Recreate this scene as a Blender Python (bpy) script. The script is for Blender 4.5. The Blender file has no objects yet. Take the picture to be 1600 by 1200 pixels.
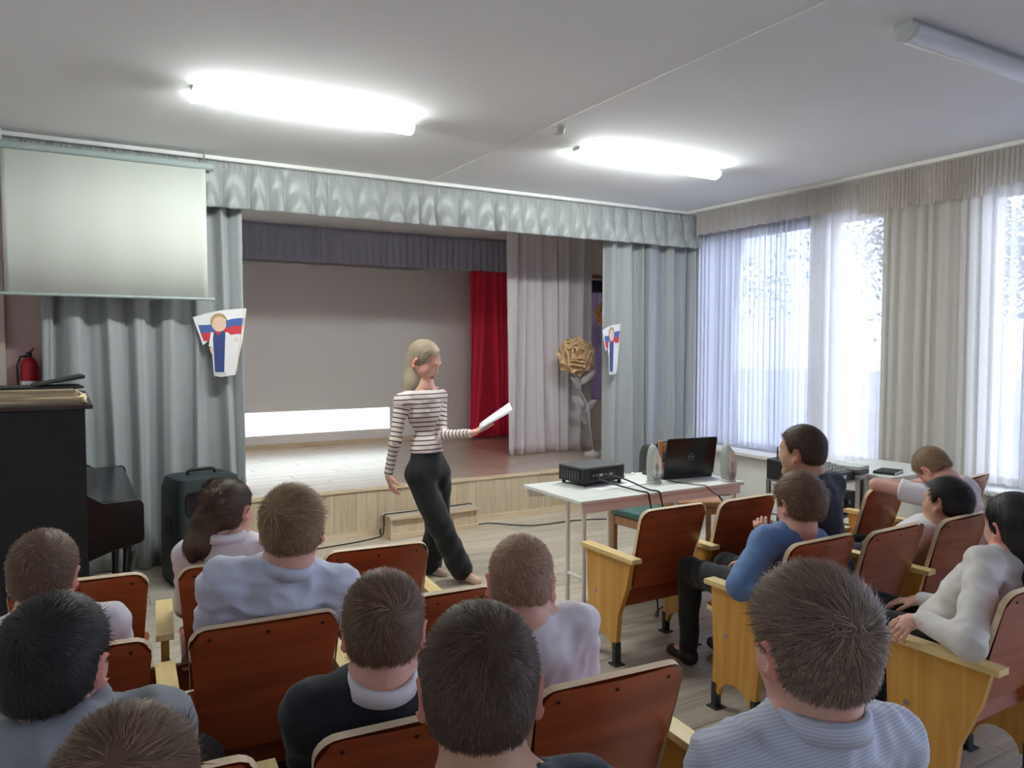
import bpy, math, random
import numpy as np
from mathutils import Vector, Matrix, Euler

scene = bpy.context.scene
COL = scene.collection
PI = math.pi
random.seed(7)
RNG = np.random.default_rng(11)

# ------------------------------------------------------------------ camera
CAM = np.array([0.0, 0.0, 1.6])
YAW, PITCH, FPX = math.radians(30.3), math.radians(2.8), 1200.0
FW = np.array([math.sin(YAW), math.cos(YAW), 0.0])       # horizontal forward
RT = np.array([math.cos(YAW), -math.sin(YAW), 0.0])      # right
cam_d = bpy.data.cameras.new('camera')
cam_d.sensor_width = 36.0
cam_d.lens = FPX / 1600.0 * 36.0
cam_d.clip_start = 0.05
cam = bpy.data.objects.new('camera', cam_d)
cam.location = CAM
cam.rotation_euler = (PI / 2 - PITCH, 0, -YAW)
COL.objects.link(cam)
scene.camera = cam

# ------------------------------------------------------------------ world and light
scene.view_settings.view_transform = 'Standard'
scene.view_settings.look = 'None'
scene.view_settings.gamma = 1.0
scene.view_settings.use_curve_mapping = False
scene.view_settings.exposure = 1.66
scene.cycles.use_denoising = True
scene.cycles.max_bounces = 10
scene.cycles.diffuse_bounces = 5
scene.cycles.transparent_max_bounces = 24
scene.cycles.sample_clamp_indirect = 6.0
scene.cycles.caustics_reflective = False
scene.cycles.caustics_refractive = False
WORLD_STRENGTH = 3.0
world = bpy.data.worlds.new('overcast_sky')
scene.world = world
world.use_nodes = True
bg = world.node_tree.nodes['Background']
bg.inputs['Color'].default_value = (0.64, 0.74, 1.0, 1)
bg.inputs['Strength'].default_value = WORLD_STRENGTH
LAMP_STRENGTH = 27.0
PROJ_STRENGTH = 1000.0

ROOM_H = 2.97
WALL_R = 5.81      # inner face of the window wall
WALL_L = -0.85
WALL_B = -6.2      # wall behind the camera
STAGE_Y = 6.14
STAGE_Z = 0.41
BACK_Y = 9.07
def portal(name, y0, y1, z0, z1):
    d = bpy.data.lights.new(name, 'AREA')
    d.shape = 'RECTANGLE'; d.size = z1 - z0; d.size_y = y1 - y0
    d.cycles.is_portal = True
    o = bpy.data.objects.new(name, d)
    o.location = (WALL_R + 0.07, (y0 + y1) / 2, (z0 + z1) / 2)
    o.rotation_euler = (0, PI / 2, 0)
    COL.objects.link(o)
WINDOWS = [(3.88, 6.02), (0.95, 3.12), (-2.1, 0.2), (-5.2, -2.9)]  # last two are out of view, added to light the near rows
WIN_Z0, WIN_Z1 = 0.60, 2.72
for i, (a, b) in enumerate(WINDOWS):
    portal('window_portal', a, b, WIN_Z0, WIN_Z1)

# ------------------------------------------------------------------ helpers
def W(px, py, d):
    """photo pixel at horizontal forward distance d -> point in the room"""
    u, v = (px - 800) / FPX, (600 - py) / FPX
    r = u * RT + v * (math.sin(PITCH) * FW + np.array([0, 0, math.cos(PITCH)])) \
        + math.cos(PITCH) * FW - np.array([0, 0, math.sin(PITCH)])
    k = d / (v * math.sin(PITCH) + math.cos(PITCH))
    return CAM + r * k
def Wy(px, py, y):
    """photo pixel on the vertical plane at depth y of the room"""
    p = W(px, py, 1.0) - CAM
    return CAM + p * (y / p[1])
def Wx(px, py, x):
    p = W(px, py, 1.0) - CAM
    return CAM + p * (x / p[0])
def Wz(px, py, z):
    p = W(px, py, 1.0) - CAM
    return CAM + p * ((z - CAM[2]) / p[2])

def lin(c):
    c = c / 255.0
    return c / 12.92 if c <= 0.04045 else ((c + 0.055) / 1.055) ** 2.4
def rgb(r, g, b):
    return (lin(r), lin(g), lin(b), 1.0)

def new_mat(name):
    m = bpy.data.materials.new(name)
    m.use_nodes = True
    nt = m.node_tree
    return m, nt, nt.nodes['Principled BSDF']
def nd(nt, typ, **kw):
    n = nt.nodes.new(typ)
    for k, v in kw.items():
        setattr(n, k, v)
    return n
def mat(name, c, rough=0.6, var=0.12, scale=8.0, bump=0.0, bscale=60.0, stretch=(1, 1, 1),
        metal=0.0, spec=0.5, coat=0.0, sheen=0.0, sss=0.0, c2=None, detail=4.0, emit=0.0, sss_col=None):
    """plain procedural surface: noise between two shades, fine bump"""
    m, nt, b = new_mat(name)
    tc = nd(nt, 'ShaderNodeTexCoord'); mp = nd(nt, 'ShaderNodeMapping')
    mp.inputs['Scale'].default_value = stretch
    nt.links.new(tc.outputs['Object'], mp.inputs['Vector'])
    nz = nd(nt, 'ShaderNodeTexNoise')
    nz.inputs['Scale'].default_value = scale; nz.inputs['Detail'].default_value = detail
    nt.links.new(mp.outputs['Vector'], nz.inputs['Vector'])
    rp = nd(nt, 'ShaderNodeValToRGB')
    rp.color_ramp.elements[0].position = 0.3; rp.color_ramp.elements[1].position = 0.7
    if c2 is None:
        rp.color_ramp.elements[0].color = tuple(x * (1 - var) for x in c[:3]) + (1,)
        rp.color_ramp.elements[1].color = tuple(min(1, x * (1 + var)) for x in c[:3]) + (1,)
    else:
        rp.color_ramp.elements[0].color = c; rp.color_ramp.elements[1].color = c2
    nt.links.new(nz.outputs['Fac'], rp.inputs['Fac'])
    nt.links.new(rp.outputs['Color'], b.inputs['Base Color'])
    b.inputs['Roughness'].default_value = rough
    b.inputs['Metallic'].default_value = metal
    b.inputs['Specular IOR Level'].default_value = spec
    b.inputs['Coat Weight'].default_value = coat
    b.inputs['Coat Roughness'].default_value = 0.15
    if sheen:
        b.inputs['Sheen Weight'].default_value = sheen
    if sss:
        b.inputs['Subsurface Weight'].default_value = sss
        b.inputs['Subsurface Radius'].default_value = (0.012, 0.004, 0.002)
        b.inputs['Subsurface Scale'].default_value = 0.6
    if emit:
        b.inputs['Emission Color'].default_value = c
        b.inputs['Emission Strength'].default_value = emit
    if bump:
        n2 = nd(nt, 'ShaderNodeTexNoise'); n2.inputs['Scale'].default_value = bscale
        nt.links.new(mp.outputs['Vector'], n2.inputs['Vector'])
        bp = nd(nt, 'ShaderNodeBump'); bp.inputs['Strength'].default_value = bump
        bp.inputs['Distance'].default_value = 0.01
        nt.links.new(n2.outputs['Fac'], bp.inputs['Height'])
        nt.links.new(bp.outputs['Normal'], b.inputs['Normal'])
    return m

def wood(name, c1, c2, axis='x', rough=0.4, coat=0.0, per_obj=0.0, scale=3.0, spec=0.5):
    """wood grain stretched along an axis, tone shifted per object"""
    m, nt, b = new_mat(name)
    tc = nd(nt, 'ShaderNodeTexCoord'); mp = nd(nt, 'ShaderNodeMapping')
    s = {'x': (0.6, 9, 9), 'y': (9, 0.6, 9), 'z': (9, 9, 0.6)}[axis]
    mp.inputs['Scale'].default_value = s
    oi = nd(nt, 'ShaderNodeObjectInfo')
    ad = nd(nt, 'ShaderNodeVectorMath', operation='ADD')
    cm = nd(nt, 'ShaderNodeMath', operation='MULTIPLY'); cm.inputs[1].default_value = 37.0
    nt.links.new(oi.outputs['Random'], cm.inputs[0])
    nt.links.new(tc.outputs['Object'], ad.inputs[0]); nt.links.new(cm.outputs[0], ad.inputs[1])
    nt.links.new(ad.outputs[0], mp.inputs['Vector'])
    nz = nd(nt, 'ShaderNodeTexNoise'); nz.inputs['Scale'].default_value = scale
    nz.inputs['Detail'].default_value = 6; nz.inputs['Distortion'].default_value = 0.6
    nt.links.new(mp.outputs['Vector'], nz.inputs['Vector'])
    rp = nd(nt, 'ShaderNodeValToRGB')
    rp.color_ramp.elements[0].position = 0.3; rp.color_ramp.elements[0].color = c1
    rp.color_ramp.elements[1].position = 0.72; rp.color_ramp.elements[1].color = c2
    nt.links.new(nz.outputs['Fac'], rp.inputs['Fac'])
    hs = nd(nt, 'ShaderNodeHueSaturation')
    mr = nd(nt, 'ShaderNodeMapRange')
    mr.inputs['To Min'].default_value = 1 - per_obj; mr.inputs['To Max'].default_value = 1 + per_obj
    nt.links.new(oi.outputs['Random'], mr.inputs['Value'])
    nt.links.new(mr.outputs['Result'], hs.inputs['Value'])
    nt.links.new(rp.outputs['Color'], hs.inputs['Color'])
    nt.links.new(hs.outputs['Color'], b.inputs['Base Color'])
    b.inputs['Roughness'].default_value = rough
    b.inputs['Specular IOR Level'].default_value = spec
    b.inputs['Coat Weight'].default_value = coat
    b.inputs['Coat Roughness'].default_value = 0.2
    return m

class MB:
    """collects shapes; build() links them as one mesh object"""
    def __init__(self):
        self.v, self.f, self.m, self.cur = [], [], [], 0
    def add(self, vs, fs, mi=None):
        o = len(self.v)
        self.v += [tuple(map(float, p)) for p in vs]
        self.f += [tuple(i + o for i in f) for f in fs]
        self.m += [self.cur if mi is None else mi] * len(fs)
        return self
    def box(self, x0, x1, y0, y1, z0, z1, mi=None):
        vs = [(x, y, z) for x in (x0, x1) for y in (y0, y1) for z in (z0, z1)]
        fs = [(0, 1, 3, 2), (4, 6, 7, 5), (0, 4, 5, 1), (2, 3, 7, 6), (0, 2, 6, 4), (1, 5, 7, 3)]
        return self.add(vs, fs, mi)
    def hexa(self, bottom, top, mi=None):
        n = len(bottom)
        fs = [tuple(range(n - 1, -1, -1)), tuple(range(n, 2 * n))]
        fs += [(i, (i + 1) % n, n + (i + 1) % n, n + i) for i in range(n)]
        return self.add(list(bottom) + list(top), fs, mi)
    def prism(self, prof, axis, a, b, mi=None, mi_side=None):
        """profile (2-D, counter-clockwise) pushed along an axis"""
        def P(q, t):
            return {'x': (t, q[0], q[1]), 'y': (q[0], t, q[1]), 'z': (q[0], q[1], t)}[axis]
        n = len(prof)
        vs = [P(q, a) for q in prof] + [P(q, b) for q in prof]
        self.add(vs, [tuple(range(n - 1, -1, -1)), tuple(range(n, 2 * n))], mi)
        o = len(self.v) - 2 * n
        s = [(o + i, o + (i + 1) % n, o + n + (i + 1) % n, o + n + i) for i in range(n)]
        self.f += s
        self.m += [(mi_side if mi_side is not None else (self.cur if mi is None else mi))] * n
        return self
    def tube(self, pts, r, n=8, mi=None, caps=True):
        pts = [np.array(p, float) for p in pts]
        rs = r if hasattr(r, '__len__') else [r] * len(pts)
        vs, fs = [], []
        up = None
        for i, p in enumerate(pts):
            t = pts[min(i + 1, len(pts) - 1)] - pts[max(i - 1, 0)]
            t = t / (np.linalg.norm(t) + 1e-9)
            if up is None:
                up = np.array([0, 0, 1.0]) if abs(t[2]) < 0.9 else np.array([1.0, 0, 0])
            a = np.cross(up, t); a /= np.linalg.norm(a) + 1e-9
            b = np.cross(t, a); up = b
            for k in range(n):
                q = 2 * PI * k / n
                vs.append(p + rs[i] * (math.cos(q) * a + math.sin(q) * b))
        for i in range(len(pts) - 1):
            for k in range(n):
                fs.append((i * n + k, i * n + (k + 1) % n, (i + 1) * n + (k + 1) % n, (i + 1) * n + k))
        if caps:
            fs.append(tuple(range(n - 1, -1, -1)))
            fs.append(tuple((len(pts) - 1) * n + k for k in range(n)))
        return self.add(vs, fs, mi)
    def cyl(self, a, b, r, n=16, mi=None):
        return self.tube([a, b], r, n, mi)
    def lathe(self, prof, c=(0, 0, 0), n=24, mi=None):
        vs, fs = [], []
        for (r, z) in prof:
            for k in range(n):
                q = 2 * PI * k / n
                vs.append((c[0] + r * math.cos(q), c[1] + r * math.sin(q), c[2] + z))
        for i in range(len(prof) - 1):
            for k in range(n):
                fs.append((i * n + k, i * n + (k + 1) % n, (i + 1) * n + (k + 1) % n, (i + 1) * n + k))
        fs.append(tuple(range(n - 1, -1, -1)))
        fs.append(tuple((len(prof) - 1) * n + k for k in range(n)))
        return self.add(vs, fs, mi)
    def ball(self, c, r, n=16, mi=None):
        rr = r if hasattr(r, '__len__') else (r, r, r)
        vs, fs = [], []
        h = n // 2
        for i in range(h + 1):
            t = PI * i / h
            for k in range(n):
                q = 2 * PI * k / n
                vs.append((c[0] + rr[0] * math.sin(t) * math.cos(q), c[1] + rr[1] * math.sin(t) * math.sin(q), c[2] - rr[2] * math.cos(t)))
        for i in range(h):
            for k in range(n):
                fs.append((i * n + k, i * n + (k + 1) % n, (i + 1) * n + (k + 1) % n, (i + 1) * n + k))
        return self.add(vs, fs, mi)
    def grid(self, P, mi=None, close_u=False):
        """P: array (nu, nv, 3)"""
        nu, nv = P.shape[:2]
        fs = [(i * nv + j, (i + 1) * nv + j, (i + 1) * nv + j + 1, i * nv + j + 1)
              for i in range(nu - 1) for j in range(nv - 1)]
        return self.add(P.reshape(-1, 3), fs, mi)
    def move(self, M):
        self.v = [tuple(M @ Vector(p)) for p in self.v]
        return self
    def mesh(self, name, mats, smooth=False):
        me = bpy.data.meshes.new(name)
        me.from_pydata(self.v, [], self.f)
        for mm in (mats if isinstance(mats, (list, tuple)) else [mats]):
            me.materials.append(mm)
        me.polygons.foreach_set('material_index', self.m)
        if smooth:
            me.polygons.foreach_set('use_smooth', [True] * len(self.f))
        me.update()
        return me
    def build(self, name, mats, parent=None, loc=None, smooth=False, bevel=0.0, angle=None):
        me = self.mesh(name, mats, smooth or bool(angle))
        o = link(name, me, parent, loc)
        if angle:
            me.set_sharp_from_angle(angle=math.radians(angle))
        if bevel:
            b = o.modifiers.new('bevel', 'BEVEL'); b.width = bevel; b.segments = 2; b.limit_method = 'ANGLE'
        return o
def link(name, data, parent=None, loc=None, rotz=0.0):
    o = bpy.data.objects.new(name, data)
    COL.objects.link(o)
    if loc is not None:
        o.location = loc
    if rotz:
        o.rotation_euler = (0, 0, rotz)
    o.parent = parent
    return o
def tag(o, label, cat, group=None):
    o['label'] = label; o['category'] = cat
    if group:
        o['group'] = group
    return o
def thing(name, label, cat, loc=(0, 0, 0), rotz=0.0, group=None):
    o = link(name, None, None, loc, rotz)
    o.empty_display_size = 0.1
    return tag(o, label, cat, group)
def struct(o):
    o['kind'] = 'structure'
    return o
def fast_mesh(name, V, F, mats, smooth=True, mi=None):
    """V (n,3) array, F (m,k) array of equal-sided faces"""
    me = bpy.data.meshes.new(name)
    V = np.asarray(V, np.float32); F = np.asarray(F, np.int32)
    k = F.shape[1]
    me.vertices.add(len(V)); me.vertices.foreach_set('co', V.ravel())
    me.loops.add(F.size); me.loops.foreach_set('vertex_index', F.ravel())
    me.polygons.add(len(F))
    me.polygons.foreach_set('loop_start', np.arange(0, F.size, k, dtype=np.int32))
    for mm in (mats if isinstance(mats, (list, tuple)) else [mats]):
        me.materials.append(mm)
    if mi is not None:
        me.polygons.foreach_set('material_index', np.asarray(mi, np.int32))
    me.update(calc_edges=True)
    me.polygons.foreach_set('use_smooth', np.full(len(F), smooth))
    me.validate()
    return me

# ------------------------------------------------------------------ materials
M = {}
M['plaster'] = mat('white ceiling paint', rgb(232, 233, 236), 0.9, 0.02, 1.5)
M['wall_pink'] = mat('dusty pink wall paint', rgb(220, 192, 190), 0.85, 0.04, 2.0)
M['wall_white'] = mat('white wall paint', rgb(222, 220, 216), 0.85, 0.03, 2.0)
M['wall_stage'] = mat('stage back wall paint', rgb(234, 229, 228), 0.8, 0.02, 1.5)
M['white_paint'] = mat('white gloss paint', rgb(235, 235, 232), 0.35, 0.03, 4.0)
M['beige_trim'] = mat('beige door casing paint', rgb(205, 190, 176), 0.6, 0.04, 4.0)
M['plank'] = wood('pale oak laminate floor', rgb(176, 164, 146), rgb(212, 202, 186), 'x', 0.3, 0.0, 0.07)
M['plank_stage'] = wood('grey beige stage laminate', rgb(176, 154, 138), rgb(206, 188, 172), 'x', 0.28, 0.7, 0.05)
M['board'] = wood('light oak stage cladding', rgb(190, 170, 140), rgb(216, 200, 174), 'z', 0.5, 0.0, 0.06)
M['edge_trim'] = wood('pale beech stage edging', rgb(205, 182, 150), rgb(224, 206, 178), 'x', 0.45, 0.0, 0.04)
M['joint'] = mat('dark joint gap', rgb(105, 95, 82), 0.9, 0.1)
M['veneer'] = wood('red brown varnished plywood', rgb(138, 60, 30), rgb(176, 86, 44), 'x', 0.36, 0.25, 0.10, 2.2)
M['ply_edge'] = wood('pale birch plywood edge', rgb(214, 188, 150), rgb(232, 210, 176), 'x', 0.5, 0.0, 0.05)
M['yellow_wood'] = wood('yellow varnished wood panel', rgb(198, 142, 56), rgb(222, 170, 84), 'z', 0.42, 0.2, 0.06)
M['arm_wood'] = wood('pale yellow armrest wood', rgb(222, 192, 122), rgb(238, 214, 154), 'y', 0.45, 0.1, 0.05)
M['dark_metal'] = mat('dark painted metal', rgb(52, 56, 56), 0.5, 0.1, 20)
M['steel'] = mat('brushed steel', rgb(170, 170, 168), 0.35, 0.06, 30, metal=0.9)
M['screw'] = mat('dark screw head', rgb(48, 26, 18), 0.6, 0.1)
M['curtain'] = mat('grey satin stage curtain', rgb(164, 169, 171), 0.5, 0.03, 30, 0.12, 300, (1, 1, 3), sheen=0.3)
M['valance'] = mat('silver grey satin valance', rgb(166, 171, 171), 0.36, 0.04, 40, 0.15, 160, spec=0.6)
M['valance_dark'] = mat('slate grey pleated valance', rgb(176, 178, 198), 0.7, 0.05, 30)
M['inner_curtain'] = mat('mauve grey wing curtain', rgb(220, 212, 218), 0.65, 0.03, 30, 0.1, 260)
M['red_cloth'] = mat('crimson curtain cloth', rgb(236, 30, 72), 0.6, 0.06, 20, sheen=0.2)
M['purple_cloth'] = mat('violet satin cloth', rgb(214, 194, 248), 0.45, 0.08, 12)
M['navy_cloth'] = mat('dark navy cloth', rgb(42, 40, 70), 0.8, 0.1, 12)
M['screen'] = mat('matt projection screen', rgb(226, 230, 222), 0.8, 0.015, 1.2)
M['screen_case'] = mat('pale green grey screen rail', rgb(170, 184, 182), 0.5, 0.04)
M['piano'] = mat('black piano lacquer', rgb(16, 18, 22), 0.28, 0.15, 3, coat=0.3)
M['piano_side'] = mat('worn black piano side', rgb(17, 20, 25), 0.6, 0.3, 5, c2=rgb(26, 29, 34))
M['black_plastic'] = mat('black textured plastic', rgb(30, 34, 36), 0.55, 0.1, 40, 0.15, 300)
M['teal_black'] = mat('dark green black plastic', rgb(44, 54, 56), 0.5, 0.1, 40, 0.1, 300)
M['black_gloss'] = mat('glossy black plastic', rgb(18, 20, 26), 0.25, 0.1, 10)
M['grille'] = mat('black speaker grille', rgb(20, 24, 25), 0.6, 0.3, 200, 0.4, 500)
M['egg_shell'] = mat('sage grey plastic', rgb(164, 170, 162), 0.45, 0.04, 10)
M['grey_plastic'] = mat('pale grey plastic', rgb(196, 198, 192), 0.45, 0.04, 10)
M['dark_grey_plastic'] = mat('dark grey plastic', rgb(84, 86, 86), 0.5, 0.05, 10)
M['paper'] = mat('white paper', rgb(240, 240, 240), 0.8, 0.02, 6)
M['old_paper'] = mat('yellowed sheet paper', rgb(230, 214, 182), 0.8, 0.10, 9)
M['craft'] = mat('beige craft paper', rgb(240, 210, 168), 0.75, 0.06, 14)
M['craft_brown'] = mat('brown craft paper', rgb(190, 134, 96), 0.75, 0.08, 14)
M['cable'] = mat('black cable rubber', rgb(22, 22, 24), 0.5, 0.1)
M['cable_grey'] = mat('grey cable rubber', rgb(150, 150, 148), 0.5, 0.1)
M['fire_red'] = mat('fire extinguisher red enamel', rgb(176, 20, 34), 0.3, 0.05, 6)
M['brown_wood'] = wood('brown beech chair wood', rgb(150, 104, 70), rgb(182, 136, 96), 'z', 0.45, 0.1, 0.06)
M['green_pad'] = mat('green leatherette seat pad', rgb(62, 100, 96), 0.5, 0.1, 20)
M['table_white'] = mat('white laminate tabletop', rgb(226, 228, 222), 0.4, 0.03, 3)
M['table_edge'] = mat('cream table edging', rgb(236, 232, 224), 0.5, 0.03, 3)
M['leg_white'] = mat('white painted steel tube', rgb(236, 235, 232), 0.4, 0.04, 6)
M['lamp_body'] = mat('white lamp housing', rgb(200, 206, 206), 0.5, 0.03)
m, nt, b = new_mat('frosted lamp end cap')
b.inputs['Base Color'].default_value = (.8, .82, .8, 1); tl = nd(nt, 'ShaderNodeBsdfTranslucent'); mx = nd(nt, 'ShaderNodeMixShader'); mx.inputs[0].default_value = .5
tl.inputs['Color'].default_value = (.8, .82, .8, 1)
nt.links.new(b.outputs[0], mx.inputs[1]); nt.links.new(tl.outputs[0], mx.inputs[2]); nt.links.new(mx.outputs[0], nt.nodes['Material Output'].inputs['Surface'])
M['lamp_cap'] = m
M['lamp_off'] = mat('frosted lamp cover', rgb(226, 228, 234), 0.3, 0.03, 6)
m, nt, b = new_mat('lit lamp cover')
b.inputs['Base Color'].default_value = (0.9, 0.9, 0.9, 1)
b.inputs['Emission Color'].default_value = (0.95, 1.0, 0.96, 1)
b.inputs['Emission Strength'].default_value = LAMP_STRENGTH
M['lamp_on'] = m
m, nt, b = new_mat('window glass')
b.inputs['Base Color'].default_value = (1, 1, 1, 1)
nt.nodes.remove(b)
tr = nd(nt, 'ShaderNodeBsdfTransparent'); gl = nd(nt, 'ShaderNodeBsdfGlossy'); gl.inputs['Roughness'].default_value = 0.02
fr = nd(nt, 'ShaderNodeFresnel'); fr.inputs['IOR'].default_value = 1.45
mx = nd(nt, 'ShaderNodeMixShader')
nt.links.new(fr.outputs[0], mx.inputs[0]); nt.links.new(tr.outputs[0], mx.inputs[1]); nt.links.new(gl.outputs[0], mx.inputs[2])
nt.links.new(mx.outputs[0], nt.nodes['Material Output'].inputs['Surface'])
M['glass'] = m

def lace(name, c, t_lo, t_hi, scale):
    """net cloth: flower-like patches of denser thread, light passes through the open mesh"""
    m, nt, b = new_mat(name)
    nt.nodes.remove(b)
    tc = nd(nt, 'ShaderNodeTexCoord')
    n1 = nd(nt, 'ShaderNodeTexNoise'); n1.inputs['Scale'].default_value = scale; n1.inputs['Detail'].default_value = 3
    n1.inputs['Distortion'].default_value = 1.5
    nt.links.new(tc.outputs['Object'], n1.inputs['Vector'])
    mr = nd(nt, 'ShaderNodeMapRange')
    mr.inputs['From Min'].default_value = 0.42; mr.inputs['From Max'].default_value = 0.6
    mr.inputs['To Min'].default_value = t_lo; mr.inputs['To Max'].default_value = t_hi
    nt.links.new(n1.outputs['Fac'], mr.inputs['Value'])
    df = nd(nt, 'ShaderNodeBsdfDiffuse'); df.inputs['Color'].default_value = c
    tl = nd(nt, 'ShaderNodeBsdfTranslucent'); tl.inputs['Color'].default_value = c
    a = nd(nt, 'ShaderNodeMixShader'); a.inputs[0].default_value = 0.55
    nt.links.new(df.outputs[0], a.inputs[1]); nt.links.new(tl.outputs[0], a.inputs[2])
    t = nd(nt, 'ShaderNodeBsdfTransparent')
    mx = nd(nt, 'ShaderNodeMixShader')
    nt.links.new(mr.outputs['Result'], mx.inputs[0])
    nt.links.new(t.outputs[0], mx.inputs[1]); nt.links.new(a.outputs[0], mx.inputs[2])
    nt.links.new(mx.outputs[0], nt.nodes['Material Output'].inputs['Surface'])
    return m
M['lace'] = lace('white lace net', rgb(200, 200, 206), 0.86, 0.94, 95.0)
M['lace_cream'] = lace('cream lace net', rgb(230, 227, 220), 0.84, 0.94, 95.0)  # cream, and made paler: light at the pier is partly in the colour
M['lace_top'] = lace('cream lace frill', rgb(228, 222, 214), 0.80, 0.95, 90.0)
# ================================================================== the setting
PLK_W, PLK_L, PLK_T = 0.19, 1.285, 0.004
mb = MB(); mb.box(WALL_L - .2, WALL_R + .2, WALL_B - .2, BACK_Y + .2, -0.12, -PLK_T)
floor = struct(mb.build('floor', M['joint']))
def lay_planks(parent, x0, x1, y0, y1, z, mt, stag):
    """staggered planks running along x, cut at the edges; equal lengths share one mesh"""
    cache = {}
    y, r = y0, 0
    while y < y1 - 0.02:
        w = min(PLK_W, y1 - y)
        x = x0 - stag[r % len(stag)] * PLK_L
        while x < x1 - 0.01:
            a, b = max(x, x0), min(x + PLK_L, x1)
            if b - a > 0.02:
                key = (round(b - a, 3), round(w, 3))
                if key not in cache:
                    q = MB(); L, g = b - a, 0.0011
                    c = 0.0012
                    q.hexa([(g, g, -PLK_T), (L - g, g, -PLK_T), (L - g, w - g, -PLK_T), (g, w - g, -PLK_T)],
                           [(g + c, g + c, 0), (L - g - c, g + c, 0), (L - g - c, w - g - c, 0), (g + c, w - g - c, 0)])
                    cache[key] = q.mesh('plank', mt)
                link('plank', cache[key], parent, (a, y, z))
            x += PLK_L
        y += PLK_W; r += 1
STAG = [0.0, 0.37, 0.72, 0.18, 0.55, 0.86]
lay_planks(floor, WALL_L, WALL_R, 0.62, STAGE_Y, 0.0, M['plank'], STAG)
mb = MB(); mb.box(WALL_L, WALL_R, WALL_B, 0.62, -PLK_T, 0.0)
mb.build('plank_field', M['plank'], floor)['kind'] = 'stuff'

mb = MB(); mb.box(WALL_L - .2, WALL_R + .3, WALL_B - .2, BACK_Y + .2, ROOM_H, ROOM_H + .15)
ceiling = struct(mb.build('ceiling', M['plaster']))
mb = MB(); mb.box(2.645, 2.675, WALL_B, STAGE_Y - .15, ROOM_H - .006, ROOM_H)
struct(mb.build('trim_1', M['plaster'], bevel=.002))          # cable duct on the slab joint

mb = MB(); mb.box(WALL_L - .2, WALL_L, WALL_B - .2, BACK_Y + .2, -.1, ROOM_H)
struct(mb.build('wall_left', M['wall_white']))
mb = MB(); mb.box(WALL_L, WALL_R, WALL_B - .2, WALL_B, -.1, ROOM_H)
struct(mb.build('wall_back', M['wall_white']))
mb = MB(); mb.box(WALL_L, 0.95, 6.30, 6.45, 0, ROOM_H)
struct(mb.build('wall_front', M['wall_pink']))
mb = MB(); mb.box(0.80, 0.95, 6.45, BACK_Y, 0, ROOM_H)
struct(mb.build('wall_stage_left', M['wall_stage']))
mb = MB(); mb.box(0.80, WALL_R + .2, BACK_Y, BACK_Y + .15, 0, ROOM_H)
wsb = struct(mb.build('wall_stage_back', M['wall_stage']))
mb = MB(); mb.box(0.95, WALL_R, BACK_Y - .02, BACK_Y, STAGE_Z, STAGE_Z + .055)
struct(mb.build('baseboard_stage_back', M['edge_trim']))
mb = MB(); mb.box(-0.46, -0.335, 6.24, 6.30, 0, 2.2)
struct(mb.build('trim_2', M['beige_trim'], bevel=.004))        # door casing beside the screen

mb = MB(); mb.box(1.2, 3.95, 8.99, 9.05, 2.533, 2.556)
struct(mb.build('trim_5', M['white_paint']))                    # white bar standing in for the bright line under the inner valance
# window wall with its openings
mb = MB()
X0, X1 = WALL_R, WALL_R + .28
mb.box(X0, X1, WALL_B - .2, BACK_Y + .2, -.1, WIN_Z0)
mb.box(X0, X1, WALL_B - .2, BACK_Y + .2, WIN_Z1, ROOM_H)
ys = sorted([WALL_B - .2] + [y for w in WINDOWS for y in w] + [BACK_Y + .2])
for i in range(0, len(ys), 2):
    mb.box(X0, X1, ys[i], ys[i + 1], WIN_Z0, WIN_Z1)
struct(mb.build('wall_right', M['wall_white']))
for i, (a, b) in enumerate(WINDOWS):
    wo = link('window_%d' % (i + 1), None, None, (WALL_R + .035, 0, 0)); struct(wo)
    fr = MB(); f = .055
    for (p, q, r, s) in [(a, b, WIN_Z0, WIN_Z0 + f), (a, b, WIN_Z1 - f, WIN_Z1), (a, a + f, WIN_Z0 + f, WIN_Z1 - f), (b - f, b, WIN_Z0 + f, WIN_Z1 - f)]:
        fr.box(-.03, .03, p, q, r, s)
    fr.build('window_frame', M['white_paint'], wo, bevel=.004)
    m0 = a + (b - a) * .245
    q = MB(); q.box(-.03, .03, m0 - .035, m0 + .035, WIN_Z0 + f, WIN_Z1 - f); q.build('mullion', M['white_paint'], wo, bevel=.004)
    for (p, q2, r, s) in [(a + f, m0 - .035, WIN_Z0 + f, WIN_Z1 - f), (m0 + .035, b - f, WIN_Z0 + f, WIN_Z1 - f)]:
        q = MB(); q.box(-.004, .004, p, q2, r, s); q.build('pane', M['glass'], wo)
    q = MB(); q.box(-.335, -.03, a - .04, b + .04, WIN_Z0 - .035, WIN_Z0); q.build('window_sill', M['white_paint'], wo, bevel=.006)
    # wooden-painted radiator casing under the sill
    q = MB(); q.box(-.255, -.036, a + .1, b - .1, 0.0, WIN_Z0 - .035); q.build('radiator_casing', M['white_paint'], wo, bevel=.006)
mb = MB(); mb.box(WALL_R - .30, WALL_R - .20, WALL_B, 5.92, ROOM_H - .03, ROOM_H)
struct(mb.build('trim_3', M['white_paint'], bevel=.004))       # curtain rail over the windows
mb = MB(); mb.box(-.6, WALL_R - .05, 5.90, 5.94, ROOM_H - .028, ROOM_H)
struct(mb.build('trim_4', M['white_paint'], bevel=.004))       # curtain rail of the stage

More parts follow.
